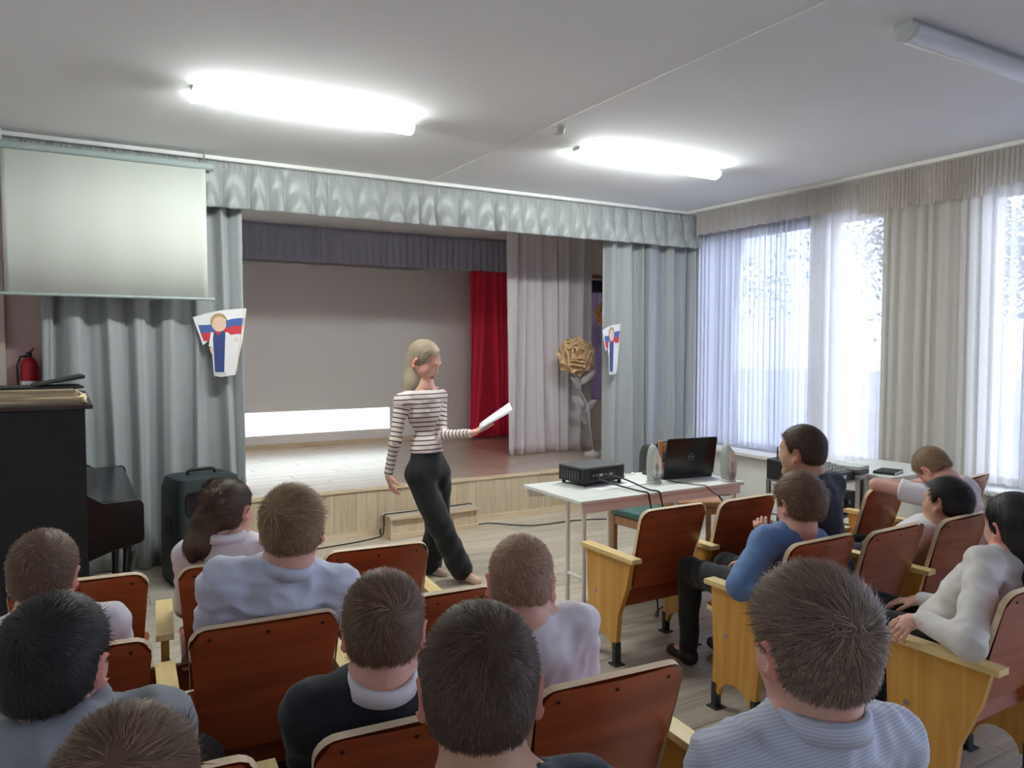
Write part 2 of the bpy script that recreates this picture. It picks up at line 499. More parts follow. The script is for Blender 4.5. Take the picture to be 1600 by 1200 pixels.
# outside: pale yard, trees
mb = MB(); mb.box(WALL_R + .28, 60, -40, 50, -.7, -.5)
struct(mb.build('ground', mat('pale yard asphalt', rgb(200, 200, 204), 0.9, 0.1, 1.0)))
M['leaf'] = mat('dull blue green foliage', rgb(136, 150, 152), 0.7, 0.3, 3)
M['bark'] = mat('grey bark', rgb(96, 88, 84), 0.9, 0.2, 6, 0.4, 30)
def tree(x, y, h, r, n, seed, label):
    g = np.random.default_rng(seed)
    t = thing('tree', label, 'tree', (x, y, -.5), 0, 'trees in the yard outside the windows')
    q = MB(); q.tube([(0, 0, 0), (.05, .03, h * .35), (-.04, .05, h * .7), (0, 0, h * .9)], [.14, .11, .07, .03], 8)
    for k in range(5):
        a = k * 1.3 + seed
        q.tube([(0, 0, h * (.4 + .08 * k)), (r * .7 * math.cos(a), r * .7 * math.sin(a), h * (.55 + .09 * k))], [.05, .015], 6)
    q.build('trunk', M['bark'], t)
    cl = g.normal(size=(14, 3)) * np.array([r * .5, r * .5, h * .14]) + np.array([0, 0, h * .68])
    c = cl[g.integers(0, 14, n)] + g.normal(size=(n, 3)) * r * .22
    a = g.normal(size=(n, 3)); a /= np.linalg.norm(a, axis=1)[:, None]
    b = np.cross(a, g.normal(size=(n, 3))); b /= np.linalg.norm(b, axis=1)[:, None]
    s = g.uniform(.05, .10, (n, 1))
    V = np.stack([c - a * s, c + b * s * .5, c + a * s, c - b * s * .5], 1).reshape(-1, 3)
    link('foliage', fast_mesh('foliage', V, np.arange(4 * n).reshape(-1, 4), M['leaf'], False), t)
tree(14.5, 16.2, 6.2, 2.4, 4200, 3, 'broad leafy tree outside the window nearest the stage')
tree(21.5, 12.2, 6.8, 2.4, 4200, 5, 'tall leafy tree in the yard opposite the white pier')
tree(16.0, 5.6, 5.8, 2.2, 4200, 8, 'leafy tree outside the window beside the seat rows')

# ================================================================== stage
stage = thing('stage', 'low stage clad in pale oak boards with laminate top', 'stage')
mb = MB(); mb.box(0.96, WALL_R - .01, STAGE_Y + .014, BACK_Y - .001, 0, STAGE_Z - PLK_T)
mb.build('platform', M['joint'], stage)
lay_planks(stage, 0.96, WALL_R - .01, STAGE_Y, BACK_Y - .02, STAGE_Z, M['plank_stage'], STAG[::-1])
q = MB(); bw = .187
q.hexa([(.001, 0, 0), (bw - .001, 0, 0), (bw - .001, .013, 0), (.001, .013, 0)],
       [(.001, 0, .345), (bw - .001, 0, .345), (bw - .001, .013, .345), (.001, .013, .345)])
bm_ = q.mesh('board', M['board'])
x = 0.96
while x + bw < WALL_R:
    link('board', bm_, stage, (x, STAGE_Y, .05)); x += bw
for (a, b, dz, dy) in [(0.96, 2.4, 0, 0), (2.4, 3.06, .003, .004), (3.06, 3.9, -.002, 0), (3.9, WALL_R - .02, .004, .006)]:
    q = MB(); q.prism([(STAGE_Y - .012 - dy, STAGE_Z - .022), (STAGE_Y + .02, STAGE_Z - .022), (STAGE_Y + .03, STAGE_Z + .004 + dz), (STAGE_Y - .008 - dy, STAGE_Z + .004 + dz)], 'x', a + .001, b - .001)
    q.build('edge_trim', M['edge_trim'], stage)
for (a, b) in [(0.96, 2.28), (3.13, WALL_R - .02)]:
    q = MB(); q.prism([(STAGE_Y - .016, 0), (STAGE_Y, 0), (STAGE_Y, .06), (STAGE_Y - .008, .06)], 'x', a, b)
    q.build('skirting', M['edge_trim'], stage)
st = thing('stage_step', 'single oak step box against the stage front', 'step', (2.30, 5.92, 0))
sw, sd, sh = .81, .205, .19
q = MB(); q.box(.012, sw - .012, .012, sd, .05, sh - .018); q.build('step_box', M['board'], st)
q = MB(); q.box(-.004, sw + .004, -.012, sd, sh - .018, sh); q.build('tread', M['plank'], st, bevel=.003)
q = MB(); q.box(-.01, sw + .01, -.018, -.008, sh - .024, sh + .003); q.build('nosing', M['edge_trim'], st, bevel=.002)
for xx in (0.0, sw - .018):
    q = MB(); q.box(xx, xx + .018, 0, .014, .05, sh - .02); q.build('corner_strip', M['edge_trim'], st, bevel=.002)
q = MB(); q.box(-.006, sw + .006, -.006, sd, 0, .05); q.build('skirting', M['edge_trim'], st, bevel=.003)

# ------------------------------------------------------------------ cloth
def folds(s, n, seed, sharp=1.0):
    """irregular fold profile along s in 0..1, range about -1..1"""
    g = np.random.default_rng(seed)
    ph = 2 * PI * n * s
    for k in range(1, 5):
        ph = ph + g.uniform(.35, .9) * np.sin(2 * PI * k * s * g.uniform(.7, 1.6) + g.uniform(0, 6.28))
    a = 0.72 + 0.28 * np.sin(2 * PI * s * g.uniform(2, 4) + g.uniform(0, 6.28))
    v = np.sin(ph)
    return a * np.sign(v) * np.abs(v) ** sharp + .18 * np.sin(2.3 * ph + 1)
def sheet(name, p0, p1, z0, z1, n, amp, seed, mt, parent=None, nu=None, nv=26, sharp=.8, top=.55, drift=.03, hem=0.0, thick=0.0, flare=0.0):
    """hanging cloth from p0 to p1 (plan), folds displaced along the normal"""
    p0, p1 = np.array(p0, float), np.array(p1, float)
    L = np.linalg.norm(p1 - p0); d = (p1 - p0) / L; nrm = np.array([d[1], -d[0]])
    nu = nu or int(n * 14)
    s = np.linspace(0, 1, nu)[:, None]; t = np.linspace(0, 1, nv)[None, :]
    g = np.random.default_rng(seed + 99)
    sd = s + drift * (t ** 1.3) * np.sin(2 * PI * (s * g.uniform(1.2, 2.5) + g.uniform(0, 1))) / max(n / 6.0, 1)
    A = amp * (top + (1 - top) * t ** .8)
    off = A * folds(sd, n, seed, sharp) + flare * t
    tang = .35 * A * folds(sd + .11 / n, n, seed + 3, 1.0)
    x = p0[0] + d[0] * (s * L + tang) + nrm[0] * off
    y = p0[1] + d[1] * (s * L + tang) + nrm[1] * off
    z = z1 + (z0 - z1) * t + hem * np.sin(9 * s * n / 6 + seed) * t
    P = np.stack([x, y, np.broadcast_to(z, x.shape)], 2)
    nu_, nv_ = P.shape[:2]
    i, j = np.meshgrid(np.arange(nu_ - 1), np.arange(nv_ - 1), indexing='ij')
    F = np.stack([i * nv_ + j, (i + 1) * nv_ + j, (i + 1) * nv_ + j + 1, i * nv_ + j + 1], -1).reshape(-1, 4)
    o = link(name, fast_mesh(name, P.reshape(-1, 3), F, mt, True), parent)
    if thick:
        so = o.modifiers.new('thickness', 'SOLIDIFY'); so.thickness = thick; so.offset = 0
    return o

CG = 'grey curtains of the stage opening'
tag(sheet('stage_curtain', (-0.13, 6.055), (1.17, 6.035), .01, 2.93, 7, .055, 4, M['curtain'], nu=170, sharp=.7, drift=.05, thick=.004, top=.8),
    'grey stage curtain hanging behind the projection screen and black loudspeaker', 'curtain', CG)
tag(sheet('stage_curtain', (4.615, 6.042), (5.70, 6.036), .01, 2.93, 6, .062, 21, M['curtain'], nu=170, sharp=.7, drift=.04, thick=.004, top=.85),
    'grey stage curtain in deep folds beside the window wall', 'curtain', CG)
tag(sheet('wing_curtain', (4.16, 7.22), (5.26, 7.18), STAGE_Z + .003, 2.95, 6, .05, 14, M['inner_curtain'], nu=130, drift=.05, thick=.004, top=.9),
    'mauve grey wing curtain on the stage behind the paper rose', 'curtain')
tag(sheet('red_curtain', (4.50, 8.74), (5.5, 8.70), STAGE_Z + .012, 2.93, 7, .035, 31, M['red_cloth'], nu=110, drift=.12, thick=.004, top=.5, flare=-.05),
    'crimson red curtain hanging at the back of the stage', 'curtain')
tag(sheet('pleated_valance', (0.97, 8.72), (5.10, 8.68), 2.555, 2.955, 46, .02, 41, M['valance_dark'], nu=620, nv=8, sharp=.9, top=.6, drift=.02, hem=.004, thick=.003),
    'dark slate pleated valance above the stage back wall', 'valance')

# the long swagged valance at the stage front
def swag_valance(name, x0, x1, y, z0, z1, seed):
    g = np.random.default_rng(seed)
    L = x1 - x0
    edges = [0.0]
    while edges[-1] < L:
        edges.append(edges[-1] + g.uniform(.12, .23))
    edges = np.array(edges)
    nu, nv = 900, 26
    xs = np.linspace(0, L, nu)
    k = np.clip(np.searchsorted(edges, xs, side='right') - 1, 0, len(edges) - 2)
    a, b = edges[k], edges[k + 1]
    f = ((xs - a) / (b - a))[:, None]
    sag = g.uniform(.6, 1.1, len(edges))[k][:, None]
    skew = g.uniform(-.22, .22, len(edges))[k][:, None]
    t = np.linspace(0, 1, nv)[None, :]
    ff = np.clip(f + skew * t * np.sin(PI * f), 0, 1)
    bell = np.sin(PI * ff) ** .75
    swell = bell * (.075 * t ** .8 + .014)
    crease = .020 * np.sin(PI * ff) * np.sin(2 * PI * (1.6 * t - .9 * sag * (ff - .5) ** 2 * 4 + seed)) * np.clip(t * 1.4, 0, 1)
    ruf = .006 * np.sin(xs * 190 + 2 * np.sin(xs * 31))[:, None] * np.exp(-((t - .1) / .1) ** 2) + .004 * np.sin(xs * 83 + 1)[:, None] * np.exp(-t * 5)
    off = swell + crease * .8 + ruf
    z = z1 + (z0 - z1) * t - .018 * bell * t ** 2 * sag
    P = np.stack([np.broadcast_to(x0 + xs[:, None], off.shape), y - off, np.broadcast_to(z, off.shape)], 2)
    i, j = np.meshgrid(np.arange(nu - 1), np.arange(nv - 1), indexing='ij')
    F = np.stack([i * nv + j, (i + 1) * nv + j, (i + 1) * nv + j + 1, i * nv + j + 1], -1).reshape(-1, 4)
    o = link(name, fast_mesh(name, P.reshape(-1, 3), F, M['valance'], True))
    so = o.modifiers.new('thickness', 'SOLIDIFY'); so.thickness = .004; so.offset = 0
    return o
tag(swag_valance('swag_valance', -0.40, 5.70, 5.957, 2.615, ROOM_H - .028, 6),
    'long silver grey gathered satin valance across the top of the stage opening', 'valance')

# lace at the windows
LG = 'lace curtains at the windows'
for (a, b, n, sd, X_, lb) in [(5.93, 4.36, 24, 51, .10, 'white lace net curtain over the window beside the stage corner'),
                          (4.50, 2.72, 18, 52, .175, 'cream lace net curtain hanging across the white pier between the windows'),
                          (2.80, .8, 22, 53, .10, 'white lace net curtain over the window beside the seat rows')]:
    tag(sheet('lace_curtain', (WALL_R - X_, a), (WALL_R - X_, b), .63, ROOM_H - .05, n, .026, sd, M['lace_cream' if sd == 52 else 'lace'], nu=n * 16, nv=18, sharp=1.0, top=.8, drift=.02, hem=.008), lb, 'curtain', LG)
for (a, b, n, sd, z0, lb) in [(5.835, 4.02, 60, 61, 2.72, 'cream lace frill along the rail over the window by the stage'),
                          (4.0, 3.0, 34, 62, 2.66, 'cream lace frill with scalloped hem above the white pier'),
                          (2.98, .8, 60, 63, 2.70, 'cream lace frill along the rail over the window by the seats')]:
    tag(sheet('lace_frill', (WALL_R - .235, a), (WALL_R - .235, b), z0, ROOM_H - .025, n, .012, sd, M['lace_top'], nu=n * 10, nv=8, top=.7, hem=.006), lb, 'curtain', 'lace frills over the windows')

# roll-down screen in front of the left curtain
sc = thing('projection_screen', 'white roll-down projection screen hanging below the ceiling in front of the curtain', 'screen', (0.295, 5.828, 0))
sy = np.linspace(0, 1, 40)
P = np.array([[[-.605 + 1.21 * u, .004 * math.sin(9 * u + 2) + .003 * math.sin(23 * u), 2.845 - .905 * v] for v in (0, .5, 1)] for u in sy])
q = MB(); q.grid(P); o = q.build('screen_fabric', M['screen'], sc, smooth=True)
so = o.modifiers.new('thickness', 'SOLIDIFY'); so.thickness = .002
q = MB(); q.cyl((-.64, .02, 2.872), (.66, .02, 2.872), .028, 14); q.build('roller_case', M['screen_case'], sc, smooth=False)
q = MB(); q.cyl((-.64, .0, 1.936), (.65, .0, 1.936), .011, 10); q.build('bottom_bar', M['screen_case'], sc)
for xx in (-.6, .6):
    q = MB(); q.tube([(xx, .02, 2.895), (xx, .02, ROOM_H)], .006, 6); q.build('hanger', M['steel'], sc)

# ------------------------------------------------------------------ ceiling lamps
def lamp(x0, x1, y, lit, label):
    t = thing('ceiling_lamp', label, 'lamp', ((x0 + x1) / 2, y, ROOM_H), 0, 'tube lamps on the ceiling')
    h = (x1 - x0) / 2
    q = MB(); q.box(-h, h, -.045, .045, -.028, 0); q.build('housing', M['lamp_body'], t, bevel=.004)
    prof = [(.058 * math.cos(a), -.026 - .052 * math.sin(a)) for a in np.linspace(0, PI, 13)]
    prof = [(p[0], p[1]) for p in prof][::-1]
    q = MB(); q.prism(prof, 'x', -h + .03, h - .03); q.build('diffuser', M['lamp_on'] if lit else M['lamp_off'], t, angle=50)
    for sgn in (-1, 1):
        q = MB(); pr = [(p[0] * 1.05, -.022 + (p[1] + .022) * 1.05) for p in prof]
        q.prism(pr, 'x', *sorted((sgn * (h - .024), sgn * (h + .002)))); q.build('end_cap', M['lamp_cap'], t, angle=50)
lamp(.62, 1.87, 4.42, True, 'lit tube lamp on the ceiling above the piano side')
lamp(3.08, 4.40, 4.40, True, 'lit tube lamp on the ceiling near the windows')
lamp(3.10, 4.40, 2.03, False, 'unlit tube lamp with frosted cover above the seat rows')
sm = thing('smoke_detector', 'small white smoke detector beside the ceiling cable duct', 'smoke detector', (2.70, 4.05, ROOM_H))
q = MB(); q.lathe([(.05, -.012), (.05, 0)]); q.build('base', M['white_paint'], sm)
q = MB(); q.lathe([(.012, -.052), (.03, -.048), (.04, -.036), (.044, -.012)], n=20); q.build('sensor_head', M['grey_plastic'], sm, angle=40)
# ================================================================== seats
CH_W, CH_H, ARM_H = .43, .80, .57
def back_profile():
    """outline of the plywood back seen from behind, rounded upper corners"""
    w, h, r = CH_W / 2, .44, .055
    p = [(-w + .012, 0), (w - .012, 0)]
    for a in np.linspace(0, PI / 2, 6):
        p.append((w - r + r * math.cos(a), h - r + r * math.sin(a)))
    for a in np.linspace(PI / 2, PI, 6):
        p.append((-w + r + r * math.cos(a), h - r + r * math.sin(a)))
    return p
def slab_mesh(name, prof, th, bend, place, mats, rows=9):
    """curved plywood slab: faces material 0, edge band material 1"""
    prof = np.array(prof)
    n = len(prof)
    cx, cy = prof.mean(0)
    vs, fs, mi = [], [], []
    def P(u, v, t):
        return place(u, v, t - bend * (1 - (2 * u / CH_W) ** 2))
    inner = np.array([[cx + (p[0] - cx) * .97, cy + (p[1] - cy) * .965] for p in prof])
    g = np.linspace(prof[:, 0].min(), prof[:, 0].max(), rows)
    for t in (0, th):
        vs += [P(p[0], p[1], t) for p in prof]
    fs += [(i, (i + 1) % n, n + (i + 1) % n, n + i) for i in range(n)]; mi += [1] * n
    # faces as vertical strips so the bend shows
    for side, t in ((0, 0.0), (1, th)):
        us = np.linspace(prof[:, 0].min() + .0004, prof[:, 0].max() - .0004, 15)
        lo, hi = [], []
        for u in us:
            zs = []
            for i in range(n):
                a, b = prof[i], prof[(i + 1) % n]
                if (a[0] - u) * (b[0] - u) <= 0 and abs(a[0] - b[0]) > 1e-6:
                    k = (u - a[0]) / (b[0] - a[0]); zs.append(a[1] + k * (b[1] - a[1]))
            lo.append(min(zs)); hi.append(max(zs))
        o = len(vs)
        tt = t + (-.0006 if side == 0 else .0006)
        for u, a, b in zip(us, lo, hi):
            vs += [P(u * .985, a + .004, tt), P(u * .985, b - .004, tt)]
        for i in range(len(us) - 1):
            q = (o + 2 * i, o + 2 * i + 2, o + 2 * i + 3, o + 2 * i + 1)
            fs.append(q if side == 0 else q[::-1]); mi.append(0)
    mb = MB(); mb.v = [tuple(p) for p in vs]; mb.f = fs; mb.m = mi
    return mb.mesh(name, mats)
TILT = math.atan2(.115, .40)
def place_back(u, v, t):
    z0 = CH_H - .44 * math.cos(TILT)
    return (u, .44 * math.sin(TILT) - v * math.sin(TILT) + t * math.cos(TILT), z0 + v * math.cos(TILT) + t * math.sin(TILT))
BACK_ME = slab_mesh('backrest', back_profile(), .020, .014, place_back, [M['veneer'], M['ply_edge']])
def place_seat(u, v, t):
    return (u, .14 + v * .97, .395 + .22 * max(0, v - .05) * .18 + t)
seat_prof = [(-.205, 0), (.205, 0)] + [(.205 - .05 + .05 * math.cos(a), .36 - .05 + .05 * math.sin(a)) for a in np.linspace(0, PI / 2, 5)] + [(-.205 + .05 + .05 * math.cos(a), .36 - .05 + .05 * math.sin(a)) for a in np.linspace(PI / 2, PI, 5)]
SEAT_ME = slab_mesh('seat', seat_prof, .022, .012, place_seat, [M['veneer'], M['ply_edge']])
def side_profile():
    p = [(.02, ARM_H - .022), (.05, .42), (.115, .26), (.135, .075), (.150, .075)]
    for a in np.linspace(PI, 0, 9):
        p.append((.252 + .085 * math.cos(a), .065 + .075 * math.sin(a)))
    p += [(.352, .075), (.372, .075), (.368, .26), (.385, ARM_H - .022)]
    return p[::-1]
q = MB(); q.prism([(a, b) for a, b in side_profile()], 'x', -.014, .014); SIDE_ME = q.mesh('side_panel', M['yellow_wood'])
q = MB(); q.prism([(-.012, ARM_H - .022), (.412, ARM_H - .022), (.418, ARM_H - .011), (.412, ARM_H), (-.012, ARM_H)][::1], 'x', -.03, .03); ARM_ME = q.mesh('armrest', M['arm_wood'])
def foot_mesh(y):
    q = MB()
    q.box(-.018, .018, y - .012, y + .012, .006, .115); q.box(-.03, .03, y - .03, y + .03, 0, .006)
    return q.mesh('foot_bracket', M['dark_metal'])
FOOT_ME = [foot_mesh(.142), foot_mesh(.362)]
q = MB(); q.cyl((-.0155, 0, 0), (.0155, 0, 0), .011, 12); BOLT_ME = q.mesh('bolt', M['steel'])
q = MB(); q.tube([place_back(0, 0, -.003), place_back(0, 0, .001)], .0045, 8); SCREW_ME = q.mesh('screw', M['screw'])
q = MB(); q.box(-.235, .235, .150, .175, .285, .388); RAIL_ME = q.mesh('seat_rail', M['veneer'])
def chair(x, y, rot, label, sides, group, pitch=.52, seat_up=False):
    t = thing('theatre_chair', label, 'chair', (x, y, 0), math.radians(rot), group)
    link('backrest', BACK_ME, t)
    link('seat', SEAT_ME, t)
    link('seat_rail', RAIL_ME, t)
    for (u, v) in ((-.16, .405), (0.0, .41), (.16, .405)):
        p = np.array(place_back(u, v, -.014 * (1 - (2 * u / CH_W) ** 2))) - np.array(place_back(0, 0, 0))
        link('screw', SCREW_ME, t, p)
    for s in sides:
        xx = s * pitch / 2
        sp = link('side_panel', SIDE_ME, t, (xx, 0, 0))
        link('bolt', BOLT_ME, sp, (0, .30, .34))
        link('armrest', ARM_ME, t, (xx, 0, 0))
        for fm in FOOT_ME:
            link('foot_bracket', fm, t, (xx, 0, 0))
    return t
CL, CR = 'theatre chairs in the rows before the piano', 'theatre chairs in the rows beside the windows'
def row(chairs, y_of, rot, group, first_sides, other, pitch):
    for i, (x, lb) in enumerate(chairs):
        chair(x, y_of(x), rot, lb, first_sides if i == 0 else other, group, pitch)
LROT = -4.0
row([(1.07, 'empty orange brown plywood theatre chair just behind the woman in the striped top'),
     (.55, 'brown plywood theatre chair holding the girl with the dark ponytail'),
     (.03, 'brown plywood theatre chair next to the piano keyboard, front row')],
    lambda x: 2.87 + (1.28 - x) * .10, -5.5, CL, (-1, 1), (-1,), .52)
row([(1.03, 'brown plywood theatre chair directly in front of the boy with short reddish hair'),
     (.50, 'dark brown plywood theatre chair holding the boy in the pale blue shirt'),
     (-.02, 'dark brown plywood theatre chair holding the boy with fair brown hair by the piano')],
    lambda x: 2.23 + (1.24 - x) * .06, -3.5, CL, (-1, 1), (-1,), .525)
row([(1.145, 'large red brown theatre chair holding the boy with reddish hair and white shirt'),
     (.635, 'dark red brown theatre chair holding the boy in the black pullover'),
     (.10, 'dark red brown theatre chair holding the boy in the grey hoodie')],
    lambda x: 1.44 + (1.355 - x) * .075, -4, CL, (-1, 1), (-1,), .52)
row([(1.08, 'theatre chair under the boy in the striped pale shirt'),
     (.55, 'theatre chair under the boy with cropped dark hair and bare neck'),
     (.03, 'theatre chair under the child whose brown crown shows before the grey hoodie')],
    lambda x: .62 + (1.3 - x) * .06, -4, CL, (-1, 1), (-1,), .525)
for (x, y, r, lb, sd, pt) in [
    (2.63, 2.87, 0, 'empty red brown theatre chair at the aisle end, next to the white table', (-1, 1), .52),
    (3.13, 2.85, 2, 'empty dark red theatre chair, second from the aisle end by the white table', (1,), .50),
    (3.60, 2.76, 5, 'empty red brown theatre chair showing behind the boy in the dark T-shirt', (1,), .48),
    (4.07, 2.68, 6, 'brown theatre chair whose back carries the arms of the resting boy', (1,), .52),
    (4.86, 2.62, 8, 'brown theatre chair beside the resting boy, catching window light', (1,), .52),
    (2.72, 2.07, 1, 'red brown theatre chair holding the boy in the blue sweatshirt', (-1, 1), .49),
    (3.18, 2.04, 2, 'empty dark red theatre chair between the blue sweatshirt and the black haired boy', (1,), .50),
    (3.68, 2.02, 2, 'brown theatre chair holding the black haired boy in white', (1,), .50),
    (4.18, 2.00, 2, 'brown theatre chair next to the black haired boy, towards the windows', (1,), .50),
    (2.83, 1.30, 1, 'theatre chair with yellow end panel holding the girl in the white sweatshirt', (-1, 1), .52),
    ]:
    chair(x, y, r, lb, sd, CR, pt)

# ================================================================== table with the projector
TX0, TX1, TY0, TY1, TZ = 2.43, 3.69, 3.41, 4.02, .75
tb = thing('table', 'white laminate table with tube legs in front of the seats', 'table', ((TX0 + TX1) / 2, (TY0 + TY1) / 2, 0))
hx, hy = (TX1 - TX0) / 2, (TY1 - TY0) / 2
q = MB(); q.box(-hx, hx, -hy, hy, TZ - .022, TZ); q.build('tabletop', [M['table_white']], tb, bevel=.004)
for (a, b, c, d) in [(-hx + .02, hx - .02, -hy + .015, -hy + .035), (-hx + .02, hx - .02, hy - .035, hy - .015)]:
    q = MB(); q.box(a, b, c, d, TZ - .075, TZ - .022); q.build('apron', M['table_edge'], tb, bevel=.002)
for (xx, yy) in [(-hx + .05, -hy + .04), (-hx + .05, -hy + .20), (3.06 - (TX0 + TX1) / 2, hy - .04), (hx - .05, -hy + .04), (hx - .05, hy - .04)]:
    q = MB(); q.tube([(xx, yy, 0), (xx, yy, TZ - .022)], .0135, 10); q.build('leg', M['leg_white'], tb, smooth=False)
for xx in (-hx + .05, hx - .05):
    q = MB(); q.tube([(xx, -hy + .04, .30), (xx, (-hy + .20) if xx < 0 else hy - .04, .30)], .011, 8); q.build('crossbar', M['leg_white'], tb)

def rbox(q, x0, x1, y0, y1, z0, z1, r, mi=None):
    """box with rounded vertical edges"""
    p = []
    for (cx, cy, a0) in ((x1 - r, y1 - r, 0), (x0 + r, y1 - r, PI / 2), (x0 + r, y0 + r, PI), (x1 - r, y0 + r, 1.5 * PI)):
        for a in np.linspace(a0, a0 + PI / 2, 5):
            p.append((cx + r * math.cos(a), cy + r * math.sin(a)))
    q.prism(p, 'z', z0, z1, mi)
# projector: ports face the seats, lens faces the stage
PRX, PRY, PRZ = 2.83, 3.86, TZ + .006
sh_ = thing('paper_sheet', 'white sheet of paper lying under the projector', 'paper', (2.90, 3.78, TZ + .001), math.radians(6))
q = MB(); q.box(-.21, .21, -.15, .15, 0, .003); q.build('sheet', M['paper'], sh_)
pj = thing('projector', 'black video projector with cables on the white table', 'projector', (PRX, PRY, PRZ), math.radians(5))
q = MB(); rbox(q, -.17, .17, -.125, .125, .02, .105, .02); q.build('casing', M['black_plastic'], pj, bevel=.004)
q = MB(); rbox(q, -.172, .172, -.127, .127, .105, .116, .022); q.build('top_cover', M['dark_grey_plastic'], pj, bevel=.004)
q = MB(); q.box(-.12, .09, -.1285, -.124, .035, .09); o = q.build('port_panel', M['black_gloss'], pj)
for k, (a, w) in enumerate([(-.105, .018), (-.078, .018), (-.05, .03), (-.01, .022), (.02, .012), (.04, .012), (.06, .012)]):
    r = MB(); r.box(a, a + w, -.131, -.127, .058, .072); r.build('port', M['grey_plastic'] if k % 3 == 2 else M['dark_grey_plastic'], o)
q = MB(); q.cyl((.07, .118, .065), (.07, .15, .065), .032, 20); ln = q.build('lens_ring', M['dark_grey_plastic'], pj)
q = MB(); q.cyl((.07, .15, .065), (.07, .1515, .065), .025, 20); q.build('lens', M['glass'], ln)
for xx in (-.14, .14):
    for yy in (-.1, .1):
        q = MB(); q.cyl((xx, yy, 0), (xx, yy, .02), .012, 10); q.build('foot', M['black_plastic'], pj)
q = MB(); q.box(-.174, -.171, -.09, .09, .03, .095); v_ = q.build('vent_grille', M['grille'], pj)
for k in range(7):
    q = MB(); q.box(-.176, -.174, -.08 + k * .025, -.072 + k * .025, .035, .09); q.build('slat', M['dark_grey_plastic'], v_)
# the light of the projector: a white strip thrown low on the stage wall
ld = bpy.data.lights.new('projector_beam', 'SPOT'); ld.energy = PROJ_STRENGTH; ld.spot_size = math.radians(70); ld.spot_blend = 0.0
ld.shadow_soft_size = .004; ld.color = (.86, 1.0, 1.0); ld.use_nodes = True
lo = bpy.data.objects.new('projector_beam', ld); COL.objects.link(lo)
lp = np.array([PRX + .057, PRY + .164, PRZ + .065]); lo.location = lp
tgt = np.array([2.4, BACK_Y, .705]); dv = Vector(tgt - lp)
lo.rotation_euler = dv.to_track_quat('-Z', 'Y').to_euler()
nt = ld.node_tree; em = [n for n in nt.nodes if n.type == 'EMISSION'][0]
ge = nd(nt, 'ShaderNodeTexCoord'); sx = nd(nt, 'ShaderNodeSeparateXYZ')
nt.links.new(ge.outputs['Normal'], sx.inputs[0])
def math_n(op, a, b):
    n = nd(nt, 'ShaderNodeMath', operation=op)
    for i, s in enumerate((a, b)):
        if isinstance(s, (int, float)):
            n.inputs[i].default_value = s
        else:
            nt.links.new(s, n.inputs[i])
    return n.outputs[0]
nz_ = math_n('ABSOLUTE', sx.outputs['Z'], 0.0)
tx = math_n('DIVIDE', sx.outputs['X'], nz_); ty = math_n('DIVIDE', sx.outputs['Y'], nz_)
ax = math_n('LESS_THAN', math_n('ABSOLUTE', tx, 0.0), .225)
ay = math_n('LESS_THAN', math_n('ABSOLUTE', ty, 0.0), .0262)
nt.links.new(math_n('MULTIPLY', ax, ay), em.inputs['Strength'])

# laptop, lid open away from the seats' side
lt = thing('laptop', 'open black laptop on the white table between two small speakers', 'laptop', (3.472, 3.70, TZ + .001), math.radians(-8))
q = MB(); rbox(q, -.19, .19, -.02, .24, 0, .024, .012); q.build('base', M['black_plastic'], lt, bevel=.003)
lid = MB(); rbox(lid, -.19, .19, 0, .25, 0, .012, .014)
LM = Matrix.Translation((0, -.015, .022)) @ Matrix.Rotation(math.radians(104), 4, 'X') @ Matrix.Translation((0, 0, -.006))
LM = Matrix.Translation((0, -.015, .02)) @ Matrix.Rotation(math.radians(100), 4, 'X')
lid.move(LM); lid_o = lid.build('lid', M['black_gloss'], lt, bevel=.003)
def lid_pt(u, v, t):
    return tuple(LM @ Vector((u, v, t)))
q = MB(); q.add([lid_pt(*p) for p in ((-.175, .015, -.001), (.175, .015, -.001), (.175, .238, -.001), (-.175, .238, -.001))], [(0, 1, 2, 3)]); q.build('display', M['black_gloss'], lid_o)
q = MB()
ring = [lid_pt(.0 + .021 * math.cos(a), .125 + .021 * math.sin(a), .0135) for a in np.linspace(0, 2 * PI, 25)]
q.tube(ring, .0016, 6, caps=False); q.build('logo_ring', M['steel'], lid_o)
fc = bpy.data.curves.new('logo_text', 'FONT'); fc.body = 'DELL'; fc.size = .0135; fc.align_x = 'CENTER'; fc.align_y = 'CENTER'; fc.extrude = .0006; fc.materials.append(M['steel'])
fo = bpy.data.objects.new('logo_text', fc); COL.objects.link(fo)
dg = bpy.context.evaluated_depsgraph_get()
tm = bpy.data.meshes.new_from_object(fo.evaluated_get(dg)); bpy.data.objects.remove(fo)
tm.transform(LM @ Matrix.Translation((0, .125, .0132)))
tm.transform(Matrix.Identity(4)); tm.name = 'logo_text'
link('logo_text', tm, lid_o)
q = MB(); q.box(-.16, .16, .04, .15, .0242, .0262); kb = q.build('keyboard', M['dark_grey_plastic'], lt)

